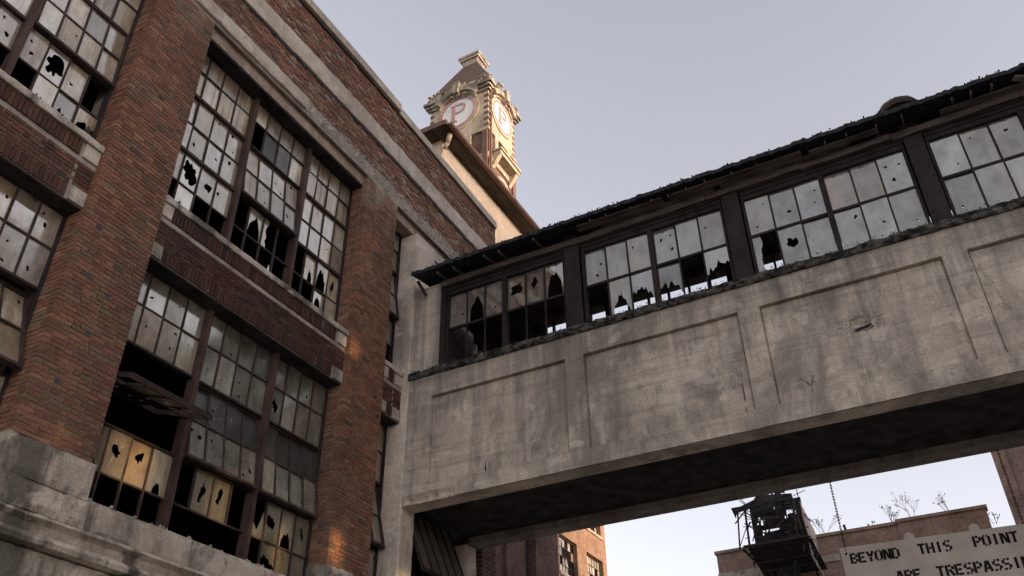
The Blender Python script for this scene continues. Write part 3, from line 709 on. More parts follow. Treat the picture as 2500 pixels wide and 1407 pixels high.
for k in range(60):
    a = rn.uniform(0, 6.28); r = rn.uniform(.4, 1.25); x, z = 6.74 + .24 * r * math.cos(a), 7.29 + .10 * r * math.sin(a); q = rn.uniform(.008, .02)
    mb.obox((x, girder_y(x, z) + .002, z), (q * 1.6, 0, q * .3), (0, .006, 0), (-q * .3, 0, q * .6))
mb.build('spalled_rim', 'concrete', br, kind='stuff')
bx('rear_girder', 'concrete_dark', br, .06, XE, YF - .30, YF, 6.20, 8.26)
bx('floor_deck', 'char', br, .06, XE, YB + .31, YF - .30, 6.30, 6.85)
# weathered ledge (kerb) under the windows, rough and mossy
mb = MB(); pr = [(YB + .02, 8.255), (YB - .035, 8.255), (YB - .05, 8.29), (YB - .05, 8.33), (YB - .045, 8.36), (YB - .03, 8.385), (YB + .02, 8.40), (YB + .31, 8.405)]
xs2 = frange(.06, 12.9, .022)
def led(i, x):
    y, z = pr[i]; k = 0 if i in (0, 7) else 1
    bite = max(0, fbm(x, i * .06, 3.3, 4.5)) * .035
    return (x, y + k * (.010 * fbm(x, z * 2, 1.1, 14) + bite * .8), z + k * (.008 * fbm(x, z, 5.5, 17) - (bite * .5 if i > 3 else 0)))
mb.grid(list(range(8)), xs2, led); mb.f = [f[::-1] for f in mb.f]
mb.build('window_ledge', 'ledge', br); bx('window_ledge', 'ledge', br, 12.9, XE, YB - .04, YB + .31, 8.262, 8.42)
bx('rear_ledge', 'ledge', br, .06, XE, YF - .30, YF + .03, 8.262, 8.42)
mb = MB(); rn = random.Random(77)
for k in range(500):
    x = rn.uniform(.1, 10.5); s = rn.uniform(.003, .008); z = rn.choice((rn.uniform(8.39, 8.425), rn.uniform(8.27, 8.41), rn.uniform(8.27, 8.41)))
    mb.obox((x, YB - .045 + rn.uniform(-.005, .05 if z > 8.4 else .01), z), (s * rn.uniform(.6, 1.8), 0, s * .3), (0, s * .6, 0), (rn.uniform(-.5, .5) * s, 0, s * rn.uniform(.4, 1)))
mb.build('crumbs_and_moss', 'ledge', br, kind='stuff')
# columns, end wall, facade surround
def column(x0, x1, y0, y1, z0, z1, name='column'):
    mb = MB(); c = .018; zz = frange(z0, z1, .09)
    ring = [(x0, y0), (x1 - c, y0), (x1, y0 + c), (x1, y1 - c), (x1 - c, y1), (x0, y1)]
    for j, z in enumerate(zz):
        for (x, y) in ring: mb.v.append((x + .006 * fbm(x * 3, y * 3, z, 3) + (-.012 * max(0, fbm(y, 7, z, 6)) if x > x1 - .03 else 0), y + .006 * fbm(y * 2, x, z, 3), z))
    n = 6
    for j in range(len(zz) - 1):
        for i in range(n): a = j * n + i; b = j * n + (i + 1) % n; mb.f.append((a, b, b + n, a + n)); mb.mi.append(0)
    mb.f += [tuple(range(n))[::-1], tuple(range(len(mb.v) - n, len(mb.v)))]; mb.mi += [0, 0]
    return mb.build(name, 'concrete_b', br)
column(-.325, .055, YB - .006, YB + .35, 0, 8.25); column(-.325, .035, YF - .31, YF + .006, 0, 6.198)
column(-.325, .045, YB - .004, YB + .35, 8.252, 11.24, 'upper_column')
mb = MB(); mb.grid(frange(YB + .35, 12.42, .08), frange(8.25, 11.27, .08), lambda y, z: (.012 - (.04 if 11.0 < z - .0 and False else 0) + .006 * fbm(y, z, 2, 3), y, z))
mb.build('wall_surround', 'concrete_b', br)
bx('slot_in_surround', 'wood_dark', br, .0, .022, 10.62, 11.5, 11.02, 11.05)
bx('end_panel', 'concrete', br, .046, .548, YB + .055, YB + .2, 8.40, 10.02)
# posts, mullions, rails, panes
YG = YB + .14
bays = [(.655, 2.80), (3.09, 5.335), (5.62, 7.86), (8.13, 10.40), (10.67, 12.9)]
posts = [(2.82, 3.07), (5.355, 5.60), (7.88, 8.11), (10.42, 10.65)]
mb = MB(); mb.box(.55, .648, YB + .07, YB + .22, 8.43, 9.95); mb.build('door_jamb', 'steel', br)
for (a, b) in posts:
    mb = MB(); mb.box(a, b, YB + .05, YB + .075, 8.42, 10.12); mb.box((a + b) / 2 - .015, (a + b) / 2 + .015, YB + .077, YB + .28, 8.42, 10.12); mb.box(a, b, YB + .282, YB + .30, 8.42, 10.12)
    for k in range(6):
        for xx in (a + .04, b - .04): mb.tube((xx, YB + .05, 8.6 + k * .27), (xx, YB + .04, 8.6 + k * .27), .013, n=6)
    mb.build('steel_post', 'steel', br)
ZB = [9.75, 9.10, 8.45]
bs = [[('sbs', 'xxx'), ('mmb', 'xxx')], [('s.s', 'xtj'), ('s.s', 'jxj')], [('sss', 'cms'), ('..s', 'sss')], [('sss', 's.s'), ('.ss', 'sms')], [('...', '...'), ('...', '...')]]
names = ['footbridge window bay nearest the brick factory, lower panes gone', 'footbridge window bay with jagged lower panes and dark gaps', 'footbridge window bay under the roof vent, one lower pane gone', 'footbridge window bay at the right edge with many small holes', 'whole footbridge window bay']
wins = []
for bi, (a, b) in enumerate(bays):
    rn = random.Random(300 + bi)
    fr = MB(); fr.box(a, b, YG - .045, YG + .05, 9.752, 9.90); fr.box(a, b, YG - .06, YG - .046, 9.83, 9.885)
    fr.box(a, a + .035, YG - .04, YG + .05, 8.43, 9.75); fr.box(b - .035, b, YG - .04, YG + .05, 8.43, 9.75)
    win = fr.build('window_bay', 'steel', br); win['label'] = names[bi]
    mid = (a + b) / 2; mm = MB(); mm.box(mid - .035, mid + .035, YG - .06, YG + .05, 8.43, 9.75); mm.build('mullion', 'steel', win)
    for hi, (c, d) in enumerate(((a + .036, mid - .036), (mid + .036, b - .036))):
        cw = (d - c) / 3; bars = MB()
        bars.box(c, d, YG - .024, YG + .014, ZB[1] - .02, ZB[1] + .02)
        for r in range(2):
            z1, z0 = ZB[r] - (.02 if r else 0), ZB[r + 1] + (.02 if not r else 0)
            for k in range(3):
                pane(win, V((c + k * cw + .004, YG, z0 + .003)), V((1, 0, 0)), UZ, cw - .008, z1 - z0 - .006, bs[bi][hi][r][k], 'glass_bridge_streak' if (bi, hi, r) == (2, 1, 0) and k < 2 else 'glass_bridge', rn)
                if k: bars.box(c + k * cw - .011, c + k * cw + .011, YG - .02, YG + .012, z0 + .001, z1 - .001)
        bars.build('glazing_bars', 'steel', win)
# rear windows: bare frames
rr = MB()
for k in range(int((XE - .6) / .36)):
    x = .6 + k * .36; w = .03 if k % 6 else .14; rr.box(x - w / 2, x + w / 2, YF - .2, YF - .12, 8.42, 10.0)
rr.build('rear_window_bars', 'steel', br); bx('rear_header', 'bridge_inside', br, .06, XE, YF - .25, YF - .02, 10.0, 10.3)
bx('rear_rail', 'steel', br, .06, XE, YF - .21, YF - .15, 9.3, 9.36)
for a, b in ((.06, 1.5), (13.2, XE)): bx('rear_wall_panel', 'bridge_inside', br, a, b, YF - .11, YF - .05, 8.42, 10.03)
# timber plate and soffit boards, rafters, ragged tar roof
rn = random.Random(8)
x = .58
while x < 12.9:
    L = rn.uniform(1.2, 2.2); x2 = min(x + L, 13); mb = MB()
    dz = rn.uniform(-.012, .012)
    mb.obox(((x + x2) / 2, YB + .055, 9.955 + dz), ((x2 - x) / 2 - .004, rn.uniform(-.008, .008), rn.uniform(-.01, .01)), (0, .05, 0), (0, 0, .052)); mb.build('timber_plate', 'wood_mid', br); x = x2
ZE = 10.10; YE = 9.70; slope = .16
roofz = lambda y: ZE + .06 + (y - YE) * slope if y < 11.1 else ZE + .06 + (11.1 - YE) * slope - (y - 11.1) * slope * .5
mb = MB(); xr = frange(.17, 13.0, .018); prf = [(YE, 0), (YE + .02, 0), (YE + .25, 0), (11.1, 0), (12.24, 0)]
def rf(i, x):
    y, _ = prf[i]; e = 1 if i < 2 else 0
    yy = y + e * (.022 * fbm(x, 1, 1, 6) + .012 * fbm(x, 5, 1, 17)); return (x, yy, roofz(y) + (.0 if i else -.02) + e * .012 * fbm(x, 2, 3, 10))
mb.grid(list(range(5)), xr, rf); top = len(mb.v)
mb.grid(list(range(5)), xr, lambda i, x: (rf(i, x)[0], rf(i, x)[1], rf(i, x)[2] - .05 - (.012 * (fbm(x, 9, 1, 12) + 1) if i < 2 else 0)))
n1 = len(xr)
for j in range(n1 - 1): a = j * 5; mb.f.append((a, top + a, top + a + 5, a + 5)); mb.mi.append(0)
for i in range(4): mb.f.append((i, i + 1, top + i + 1, top + i)); mb.mi.append(0)
mb.build('roof_deck', 'tar', br)
mb = MB(); mb.box(13.0, XE, YE, 12.5, 10.12, 10.3); mb.build('roof_deck', 'tar', br)
mb = MB(); rn = random.Random(19)                   # torn scraps along the roof edge
for k in range(220):
    x = rn.uniform(.2, 12.5); s = rn.uniform(.004, .012)
    mb.obox((x, YE + rn.uniform(-.012, .03), ZE + .055 + rn.uniform(-.025, .014)), (s, 0, rn.uniform(-.3, .3) * s), (0, .012, 0), (0, rn.uniform(-.01, .01), s * rn.uniform(.2, .5)))
mb.build('torn_roof_edge', 'tar', br, kind='stuff')
rn = random.Random(21); x = .62
while x < 12.8:
    mb = MB(); tilt = rn.uniform(-.04, .04)
    mb.bar((x, YE + .07 + rn.uniform(0, .06), ZE - .035), (x + tilt, YB + .42, ZE + .085), .02, .05); mb.build('rafter', 'wood_dark' if rn.random() < .35 else 'wood', br); x += rn.uniform(.22, .40)
for (a, b, y0, y1, z) in ((3.15, 4.55, 9.80, 9.93, 10.05), (3.5, 5.3, 9.93, 10.06, 10.035), (4.7, 6.6, 9.80, 9.92, 10.05), (5.4, 7.2, 9.925, 10.05, 10.035), (8.4, 9.6, 9.90, 10.02, 10.03), (6.7, 7.6, 9.84, 9.92, 10.03)):
    mb = MB(); s = rn.uniform(-.02, .02); mb.obox(((a + b) / 2, (y0 + y1) / 2, z - .015), ((b - a) / 2, s, s), (0, (y1 - y0) / 2 - .004, -.012), (0, .003, .012)); mb.build('soffit_board', 'wood_mid', br)
MB().bar((.22, YE + .14, 10.04), (.31, YB - .02, 9.80), .025, .05).build('eave_bracket', 'wood_dark', br)
MB().bar((9.3, YE + .1, 10.06), (9.75, YB + .02, 10.0), .09, .02).build('hanging_board', 'wood', br)
bx('inner_ceiling', 'bridge_inside', br, .06, XE, YB + .32, YF - .26, 10.16, 10.2)
for k in range(9): bx('inner_tie_beam', 'char', br, 1.0 + k * 1.3, 1.1 + k * 1.3, YB + .32, YF - .5, 10.0, 10.155)
# roof vent with a thin rod
mb = MB(); cx, cy, cz = 7.99, 10.6, roofz(10.6); rings = [(.16, -.02), (.16, .42), (.30, .44), (.31, .50), (.27, .58), (.20, .64), (.10, .68), (0.002, .69)]
N = 20
for r, z in rings: mb.v += [(cx + r * math.cos(2 * math.pi * i / N) * (1 + .03 * (i % 2)), cy + r * math.sin(2 * math.pi * i / N) * (1 + .03 * (i % 2)), cz + z) for i in range(N)]
for j in range(len(rings) - 1):
    for i in range(N): a = j * N + i; b = j * N + (i + 1) % N; mb.f.append((a, b, b + N, a + N)); mb.mi.append(0)
vent = mb.build('roof_vent', 'steel_rust', br); MB().tube((cx - .04, cy, cz + .66), (cx - .05, cy, cz + .86), .006, .003, 5).build('vent_rod', 'steel', vent)

# ------------------------------------------------------------------ hanging sign
sg = thing('warning_sign', 'long pale board lettered BEYOND THIS POINT hanging from chains under the footbridge', 'sign', (7.2, 12.1, 4.2))
SX0, SX1, SZ0, SZ1 = 5.63, 8.75, 4.15, 5.265
sl = lambda x: -.028 * (x - SX0)
mb = MB(); mb.prism([(SX0, 12.09, SZ1), (SX1, 12.09, SZ1 + sl(SX1)), (SX1, 12.09, SZ0 + sl(SX1)), (SX0 + .01, 12.09, SZ0)], (0, .025, 0)); mb.build('board', 'sign', sg)
for cx in (6.50, 7.26):
    mb = MB(); zc = SZ1 + sl(cx) + .03
    mb.prism([(cx - .06, 12.093, zc - .04)] + [(cx + .06 * math.cos(math.pi * (1 - i / 10)), 12.093, zc + .055 * math.sin(math.pi * (i / 10))) for i in range(11)] + [(cx + .06, 12.093, zc - .04)], (0, .018, 0)); mb.build('rounded_tab', 'sign', sg)
T = .25
GL = {  # stencil letters as thick strokes in a 0.7 x 1 box, with the bridges left open
 'B': [((.1, 0), (.1, 1)), ((.24, .93), (.5, .93)), ((.24, .5), (.5, .5)), ((.24, .07), (.5, .07)), ((.6, .58), (.6, .86)), ((.6, .14), (.6, .42))],
 'E': [((.1, 0), (.1, 1)), ((.24, .92), (.65, .92)), ((.24, .5), (.55, .5)), ((.24, .08), (.65, .08))],
 'Y': [((.08, 1), (.3, .5)), ((.62, 1), (.4, .5)), ((.35, 0), (.35, .42))],
 'O': [((.1, .12), (.1, .88)), ((.6, .12), (.6, .88)), ((.17, .93), (.3, .93)), ((.4, .93), (.53, .93)), ((.17, .07), (.3, .07)), ((.4, .07), (.53, .07))],
 'N': [((.09, 0), (.09, 1)), ((.62, 0), (.62, 1)), ((.22, .95), (.5, .08))],
 'D': [((.1, 0), (.1, 1)), ((.24, .93), (.48, .93)), ((.24, .07), (.48, .07)), ((.6, .14), (.6, .86))],
 'T': [((.02, .92), (.26, .92)), ((.44, .92), (.68, .92)), ((.35, 0), (.35, 1))],
 'H': [((.1, 0), (.1, 1)), ((.6, 0), (.6, 1)), ((.24, .5), (.46, .5))],
 'I': [((.35, 0), (.35, 1))],
 'S': [((.1, .56), (.1, .86)), ((.16, .93), (.3, .93)), ((.4, .93), (.62, .93)), ((.16, .5), (.54, .5)), ((.6, .14), (.6, .44)), ((.08, .07), (.3, .07)), ((.4, .07), (.54, .07))],
 'P': [((.1, 0), (.1, 1)), ((.24, .93), (.5, .93)), ((.24, .46), (.5, .46)), ((.6, .52), (.6, .87))],
 'A': [((.08, 0), (.3, 1)), ((.62, 0), (.4, 1)), ((.27, .3), (.43, .3))],
 'R': [((.1, 0), (.1, 1)), ((.24, .93), (.5, .93)), ((.24, .5), (.5, .5)), ((.6, .57), (.6, .87)), ((.42, .42), (.63, 0))],
 'U': [((.1, .14), (.1, 1)), ((.6, .14), (.6, 1)), ((.17, .07), (.3, .07)), ((.4, .07), (.53, .07))],
 'G': [((.1, .12), (.1, .88)), ((.17, .93), (.6, .93)), ((.17, .07), (.53, .07)), ((.6, .1), (.6, .45)), ((.4, .45), (.52, .45))]}
def word(txt, x0, x1, ztop, h):
    p = (x1 - x0) / len(txt); wd = min(p * .92, h * .78)
    for i, ch in enumerate(txt):
        mb = MB(); X = x0 + i * p
        for (a, b) in GL[ch]:
            ax, az = X + a[0] / .7 * wd, ztop - h + a[1] * h; bx_, bz = X + b[0] / .7 * wd, ztop - h + b[1] * h
            d = V((bx_ - ax, 0, bz - az)); t = T * wd / .7 * .92 * .5 if abs(d.z) > abs(d.x) else T * h * .78 * .5
            nrm = V((d.z, 0, -d.x)).normalized() * t
            mb.obox(((ax + bx_) / 2, 12.088, (az + bz) / 2 + sl((ax + bx_) / 2)), d / 2, (0, .0025, 0), nrm)
        mb.build('letter', 'ink', sg)
word('BEYOND', 5.735, 6.345, 5.175, .132); word('THIS', 6.56, 6.96, 5.185, .132); word('POINT', 7.20, 7.71, 5.19, .132); word('YOU', 7.86, 8.18, 5.19, .132)
word('ARE', 6.23, 6.53, 4.885, .132); word('TRESPASSING', 6.70, 7.86, 4.885, .132)
MB().obox((5.70, 12.087, 5.18 + sl(5.7)), (.012, 0, .012), (0, .0025, 0), (-.008, 0, .008)).build('paint_splash', 'ink', sg)
def chain(x, z0, z1, label):
    mb = MB(); L = .052; k = 0; z = z1
    while z > z0:
        for (dx, dz0, dz1) in ((-.009, 0, -L), (.009, 0, -L)):
            if k % 2 == 0: mb.tube((x + dx, 12.1, z + dz0), (x + dx, 12.1, z + dz1), .0042, n=5)
            else: mb.tube((x, 12.1 + dx, z + dz0), (x, 12.1 + dx, z + dz1), .0042, n=5)
        for zz in (z, z - L):
            if k % 2 == 0: mb.tube((x - .0105, 12.1, zz), (x + .0105, 12.1, zz), .0042, n=5)
            else: mb.tube((x, 12.1 - .0105, zz), (x, 12.1 + .0105, zz), .0042, n=5)
        z -= L - .011; k += 1
    o = mb.build('hanging_chain', 'chain'); o['label'] = label; o['category'] = 'chain'; o['group'] = 'chains carrying the sign'; return o
chain(5.70, 5.25, 6.21, 'rusty chain at the left end of the hanging sign'); chain(7.80, 5.19, 6.21, 'rusty chain near the right edge in front of the pinkish block')

# ------------------------------------------------------------------ power house with cream top storey and copper eave
ph = thing('power_house', 'cream walled building with wide copper edged eave behind the factory parapet', 'building', (-8, 22, 0))
HX, HY0, HY1, HZ = -5.0, 18.1, 25.9, 22.8
bx('brick_wall', 'fb_dark', ph, -9.6, HX, HY0, 23.5, 0, 15.5); bx('brick_wall', 'fb_dark', ph, -9.6, HX, 24.2, HY1, 0, 15.5); bx('brick_wall', 'char', ph, -9.6, HX - 2.5, 23.5, 24.2, 0, 15.5); bx('recess_shade_panel', 'char', ph, HX - .3, HX - .15, 23.502, 24.198, 0, 12.99); bx('recess_head', 'fb_dark', ph, HX - 2.49, HX - .002, 23.501, 24.199, 13, 15.49)  # dark back and panel stand in for the deep shade of the recess
mb = MB(); mb.grid(frange(HY0, HY1, .5), frange(15.5, HZ, .5), lambda y, z: (HX + .02, y, z)); 
mb.add([(-9.6, HY0 - .02, 15.5), (HX + .02, HY0 - .02, 15.5), (HX + .02, HY0 - .02, HZ), (-9.6, HY0 - .02, HZ)], [(0, 1, 2, 3)]); mb.build('cream_storey', 'stucco', ph)
bx('pilaster', 'fb_dark', ph, HX, HX + .12, 22.3, 23.48, 0, 15); bx('pilaster', 'fb_dark', ph, HX, HX + .12, 24.22, 25.85, 0, 15)
bx('eave_soffit', 'soffit', ph, -10.2, HX + .52, HY0 - .55, HY1 + .4, HZ, HZ + .07)
mb = MB()
seg = [(HX + .52 + .11 * (1 - math.cos(a)), HZ + .09 - .11 * math.sin(a)) for a in [math.pi * i / 6 for i in range(7)]]
yy = frange(HY0 - .58, HY1 + .4, .5)
mb.grid(list(range(7)), yy, lambda i, y: (seg[i][0], y, seg[i][1])); mb.build('gutter', 'copper', ph, smooth=True)
bx('fascia', 'copper', ph, HX + .521, HX + .56, HY0 - .58, HY1 + .4, HZ + .03, HZ + .20)
bx('end_fascia', 'copper', ph, -10.2, HX + .55, HY0 - .62, HY0 - .56, HZ + .02, HZ + .22)
MB().prism([(-10.2, HY0 - .56, HZ + .22), (HX + .52, HY0 - .56, HZ + .22), (HX - 1.4, HY0 + 1.2, HZ + .95), (-8.2, HY0 + 1.2, HZ + .95)], (0, .01, .05)).build('roof', 'roof_tile', ph)
MB().prism([(HX + .52, HY0 - .56, HZ + .22), (HX + .52, HY1 + .4, HZ + .22), (HX - 1.4, HY1 - 1.4, HZ + .95), (HX - 1.4, HY0 + 1.2, HZ + .95)], (.01, 0, .05)).build('roof', 'roof_tile', ph)
mb = MB(); mb.tube((HX + .42, HY0 - .12, HZ + .05), (HX + .30, HY0 - .06, HZ - .28), .10, .08, 10); mb.tube((HX + .30, HY0 - .06, HZ - .28), (HX + .10, HY0 + .02, HZ - .42), .08, .07, 10); mb.build('downspout', 'stucco', ph, smooth=True)

# ------------------------------------------------------------------ clock tower with the letter P
tw = thing('clock_tower', 'brick and pale stone tower with round P emblems and a red hipped roof', 'tower', (-12.05, 31.75, 0))
TX0, TX1, TY0, TY1 = -14.0, -10.1, 30.2, 33.3; TCX, TCY = (TX0 + TX1) / 2, (TY0 + TY1) / 2
bx('brick_shaft', 'fb_tower', tw, TX0 + .06, TX1 - .06, TY0 + .06, TY1 - .06, 0, 36.45)
bx('stone_panel', 'tstone', tw, TX0, TX1, TY0, TY1, 36.62, 40.2)
bx('string_course', 'tstone', tw, TX0 - .08, TX1 + .08, TY0 - .08, TY1 + .08, 36.40, 36.618)
bx('string_course', 'tstone', tw, TX0 - .03, TX1 + .03, TY0 - .03, TY1 + .03, 34.35, 34.75)
bx('string_course', 'tstone', tw, TX0 - .03, TX1 + .03, TY0 - .03, TY1 + .03, 31.9, 32.2)
def quad_prism(name, mat, pts, n): return MB().prism(pts, n).build(name, mat, tw)
# two visible faces: f(a, b, d) maps along, up and out
faces = [(lambda a, b, d: V((TCX + a, TY0 - d, b)), 1.95, V((0, -1, 0))), (lambda a, b, d: V((TX1 + d, TCY + a, b)), 1.55, V((1, 0, 0)))]
def ring(f, n, cz, r0, r1, d0, d1, a0=0, a1=2 * math.pi, N=48, sx=1.0):
    mb = MB(); full = abs(a1 - a0 - 2 * math.pi) < 1e-6
    for i in range(N + 1):
        a = a0 + (a1 - a0) * i / N; c, s = math.cos(a) * sx, math.sin(a)
        mb.v += [tuple(f(c * r0, cz + s * r0, d0)), tuple(f(c * r1, cz + s * r1, d0)), tuple(f(c * r1, cz + s * r1, d1)), tuple(f(c * r0, cz + s * r0, d1))]
    for i in range(N):
        k = i * 4
        for e in range(4): mb.f.append((k + e, k + (e + 1) % 4, k + 4 + (e + 1) % 4, k + 4 + e)); mb.mi.append(0)
    if not full: mb.f += [(0, 1, 2, 3), (N * 4 + 3, N * 4 + 2, N * 4 + 1, N * 4)]; mb.mi += [0, 0]
    return mb
DZ = 38.62
for fi, (f, hw, nrm) in enumerate(faces):
    R = 1.06 if fi == 0 else .98
    if fi == 0: dl = ring(f, nrm, DZ, R * 1.10, R * 1.30, .002, .05).build('dial_surround', 'tstone', tw)
    else: dl = ring(f, nrm, DZ, R * 1.10, R * 1.30, .002, .07).build('dial_surround', 'tstone', tw)
    # painted slats of the dial
    mb = MB(); k = 15; w = 2 * R / k
    for i in range(k):
        a0 = -R + i * w + .006; a1 = -R + (i + 1) * w - .006
        h0, h1 = math.sqrt(max(0, R * R - a0 * a0)), math.sqrt(max(0, R * R - a1 * a1)); am = (a0 + a1) / 2; hm = math.sqrt(max(0, R * R - am * am))
        mb.prism([f(a0, DZ - h0, .03), f(am, DZ - hm, .03), f(a1, DZ - h1, .03), f(a1, DZ + h1, .03), f(am, DZ + hm, .03), f(a0, DZ + h0, .03)], nrm * .03)
    mb.build('dial_face', 'white', dl); ring(f, nrm, DZ, .03, R, .004, .025, N=40).build('dial_back', 'fb_tower', dl)
    ring(f, nrm, DZ, R * .98, R * 1.10, .062, .085).build('dial_ring', 'p_red', dl)
    s = R * .98; L = MB()
    P2 = lambda pts: L.prism([f(x * s, DZ + y * s, .064) for x, y in pts], nrm * .035)
    P2([(-.40, -.55), (-.17, -.55), (-.17, .66), (-.40, .66)]); P2([(-.52, -.68), (-.05, -.68), (-.05, -.58), (-.16, -.555), (-.41, -.555), (-.52, -.58)]); P2([(-.52, .665), (-.165, .665), (-.165, .56), (-.168, .56), (-.168, .66), (-.402, .66), (-.402, .58), (-.52, .60)])
    L.build('letter_p', 'p_red', dl)
    br_ = MB(); N = 22; out_, in_ = [], []
    for i in range(N + 1):
        a = math.pi / 2 - math.pi * i / N; out_.append((.02 + .50 * math.cos(a), .29 + .375 * math.sin(a))); in_.append((.0 + .32 * math.cos(a), .29 + .245 * math.sin(a)))
    poly = [(-.168, .665)] + out_ + [(-.168, -.085), (-.168, .045)] + in_[::-1] + [(-.168, .535)]
    br_.prism([f(x * s, DZ + y * s, .064) for x, y in poly], nrm * .034); br_.build('letter_bowl', 'p_red', dl)
    # arched hood, straight cornice runs and keystone
    hood = ring(f, nrm, DZ, R * 1.42, R * 1.78, .0, .34, math.radians(38), math.radians(142), 24); hood.build('arched_hood', 'tstone_dark', tw)
    ring(f, nrm, DZ, R * 1.30, R * 1.418, .0, .16, math.radians(30), math.radians(150), 24).build('hood_moulding', 'tstone', tw)
    kx = .19
    MB().prism([f(-kx * .8, DZ + R * 1.2, .05), f(kx * .8, DZ + R * 1.2, .05), f(kx * 1.25, DZ + R * 1.98, .05), f(-kx * 1.25, DZ + R * 1.98, .05)], nrm * .46).build('keystone', 'tstone_dark', tw)
    for sgn in (-1, 1):
        a0, a1 = sgn * (hw + .33), sgn * R * 1.28; lo, hi = min(a0, a1), max(a0, a1)
        for (z0, z1, d) in ((39.55, 39.72, .14), (39.72, 39.93, .24), (39.93, 40.12, .36)):
            MB().prism([f(lo if sgn > 0 else max(lo, -hw - d + .002), z0, .0), f(hi if sgn < 0 else min(hi, hw + d - .002), z0, .0), f(hi if sgn < 0 else min(hi, hw + d - .002), z1 - .002, .0), f(lo if sgn > 0 else max(lo, -hw - d + .002), z1 - .002, .0)], nrm * (d - .001 * fi)).build('cornice', 'tstone_dark', tw)
    # quoins: alternating brick and stone at the corner
    for sgn in (-1, 1):
        for k in range(6):
            z = 36.75 + k * .46; MB().prism([f(sgn * (hw - .26), z, .003), f(sgn * (hw + .01), z, .003), f(sgn * (hw + .01), z + .22, .003), f(sgn * (hw - .26), z + .22, .003)], nrm * .018).build('brick_quoin', 'fb_tower', tw)
    # window with bars and stone jambs
    wz0, wz1 = 35.0, 36.36; ww = .52
    MB().prism([f(-ww, wz0, .0), f(ww, wz0, .0), f(ww, wz1, .0), f(-ww, wz1, .0)], nrm * .012).build('window', 'interior', tw)
    wb = MB()
    for k in range(5): a = -ww + .1 + k * (2 * ww - .2) / 4; wb.bar(f(a, wz0, .03), f(a, wz1, .03), .035)
    for k in range(3): z = wz0 + .3 + k * .38; wb.bar(f(-ww, z, .05), f(ww, z, .05), .035)
    wb.build('window_bars', 'bars', tw)
    for sgn in (-1, 1): MB().prism([f(sgn * (ww + .01), wz0, -.05), f(sgn * (ww + .36), wz0, -.05), f(sgn * (ww + .36), wz1 + .03, -.05), f(sgn * (ww + .01), wz1 + .03, -.05)], nrm * .14).build('stone_jamb', 'tstone', tw)
    # balcony on brackets and the arched frame below it
    MB().prism([f(-1.1, 34.76, .0), f(1.1, 34.76, .0), f(1.1, 35.0, .0), f(-1.1, 35.0, .0)], nrm * .55).build('balcony', 'tstone', tw)
    MB().prism([f(-1.18, 35.0, .0), f(1.18, 35.0, .0), f(1.18, 35.12, .0), f(-1.18, 35.12, .0)], nrm * .64).build('balcony_rail', 'tstone', tw)
    for a in (-.95, .95):
        MB().prism([f(a - .13, 34.76, .0), f(a - .13, 34.76, .5), f(a - .13, 34.2, .12), f(a - .13, 34.0, .0)], f(a + .13, 0, 0) - f(a - .13, 0, 0)).build('bracket', 'tstone', tw)
    ring(f, nrm, 33.0, .62, .86, -.05, .10, 0, math.pi, 20).build('arch_frame', 'tstone', tw)
    for sgn in (-1, 1): MB().prism([f(sgn * .62, 30.6, -.05), f(sgn * .86, 30.6, -.05), f(sgn * .86, 33.0, -.05), f(sgn * .62, 33.0, -.05)], nrm * .15).build('arch_jamb', 'tstone', tw)
    for a in (-hw + .18, hw - .18): MB().prism([f(a - .16, 30.0, -.05), f(a + .16, 30.0, -.05), f(a + .16, 36.39, -.05), f(a - .16, 36.39, -.05)], nrm * .13).build('corner_pilaster', 'fb_tower', tw)
MB().tube((TX1 + .12, TY0 + .14, 30), (TX1 + .12, TY0 + .14, 39.7), .05, n=8).build('rain_pipe', 'copper', tw)
# hipped roof and flared cap
def frustum(name, mat, hx0, hy0, z0, hx1, hy1, z1):
    c = lambda hx, hy, z: [(TCX - hx, TCY - hy, z), (TCX + hx, TCY - hy, z), (TCX + hx, TCY + hy, z), (TCX - hx, TCY + hy, z)]
    return MB().add(c(hx0, hy0, z0) + c(hx1, hy1, z1), [(0, 3, 2, 1), (4, 5, 6, 7), (0, 1, 5, 4), (1, 2, 6, 5), (2, 3, 7, 6), (3, 0, 4, 7)]).build(name, mat, tw)
frustum('parapet', 'tstone_dark', 2.1, 1.7, 40.122, 2.05, 1.65, 40.75)
frustum('roof', 'roof_tile', 2.02, 1.62, 40.752, .50, .44, 43.9)
frustum('cap_neck', 'tstone_dark', .46, .40, 43.9, .56, .48, 44.30); frustum('cap_slab', 'tstone_dark', .66, .58, 44.302, .68, .60, 44.48); frustum('cap_top', 'tstone_dark', .74, .66, 44.482, .74, .66, 44.66)
mb = MB(); rn = random.Random(41)
for k in range(150):
    f, hw, nrm = faces[rn.randint(0, 1)]; a = rn.uniform(-hw - .3, hw + .3); s = rn.uniform(.03, .1)
    p = f(a, rn.choice((40.13, 40.2, 40.5, 40.72, 39.75)) + rn.uniform(0, .08), rn.uniform(-.1, .34)); mb.obox(p, (s, 0, s * .3), (0, s, 0), (0, s * .3, s * .6))
mb.build('crumbling_cornice_edge', 'tstone_dark', tw, kind='stuff')

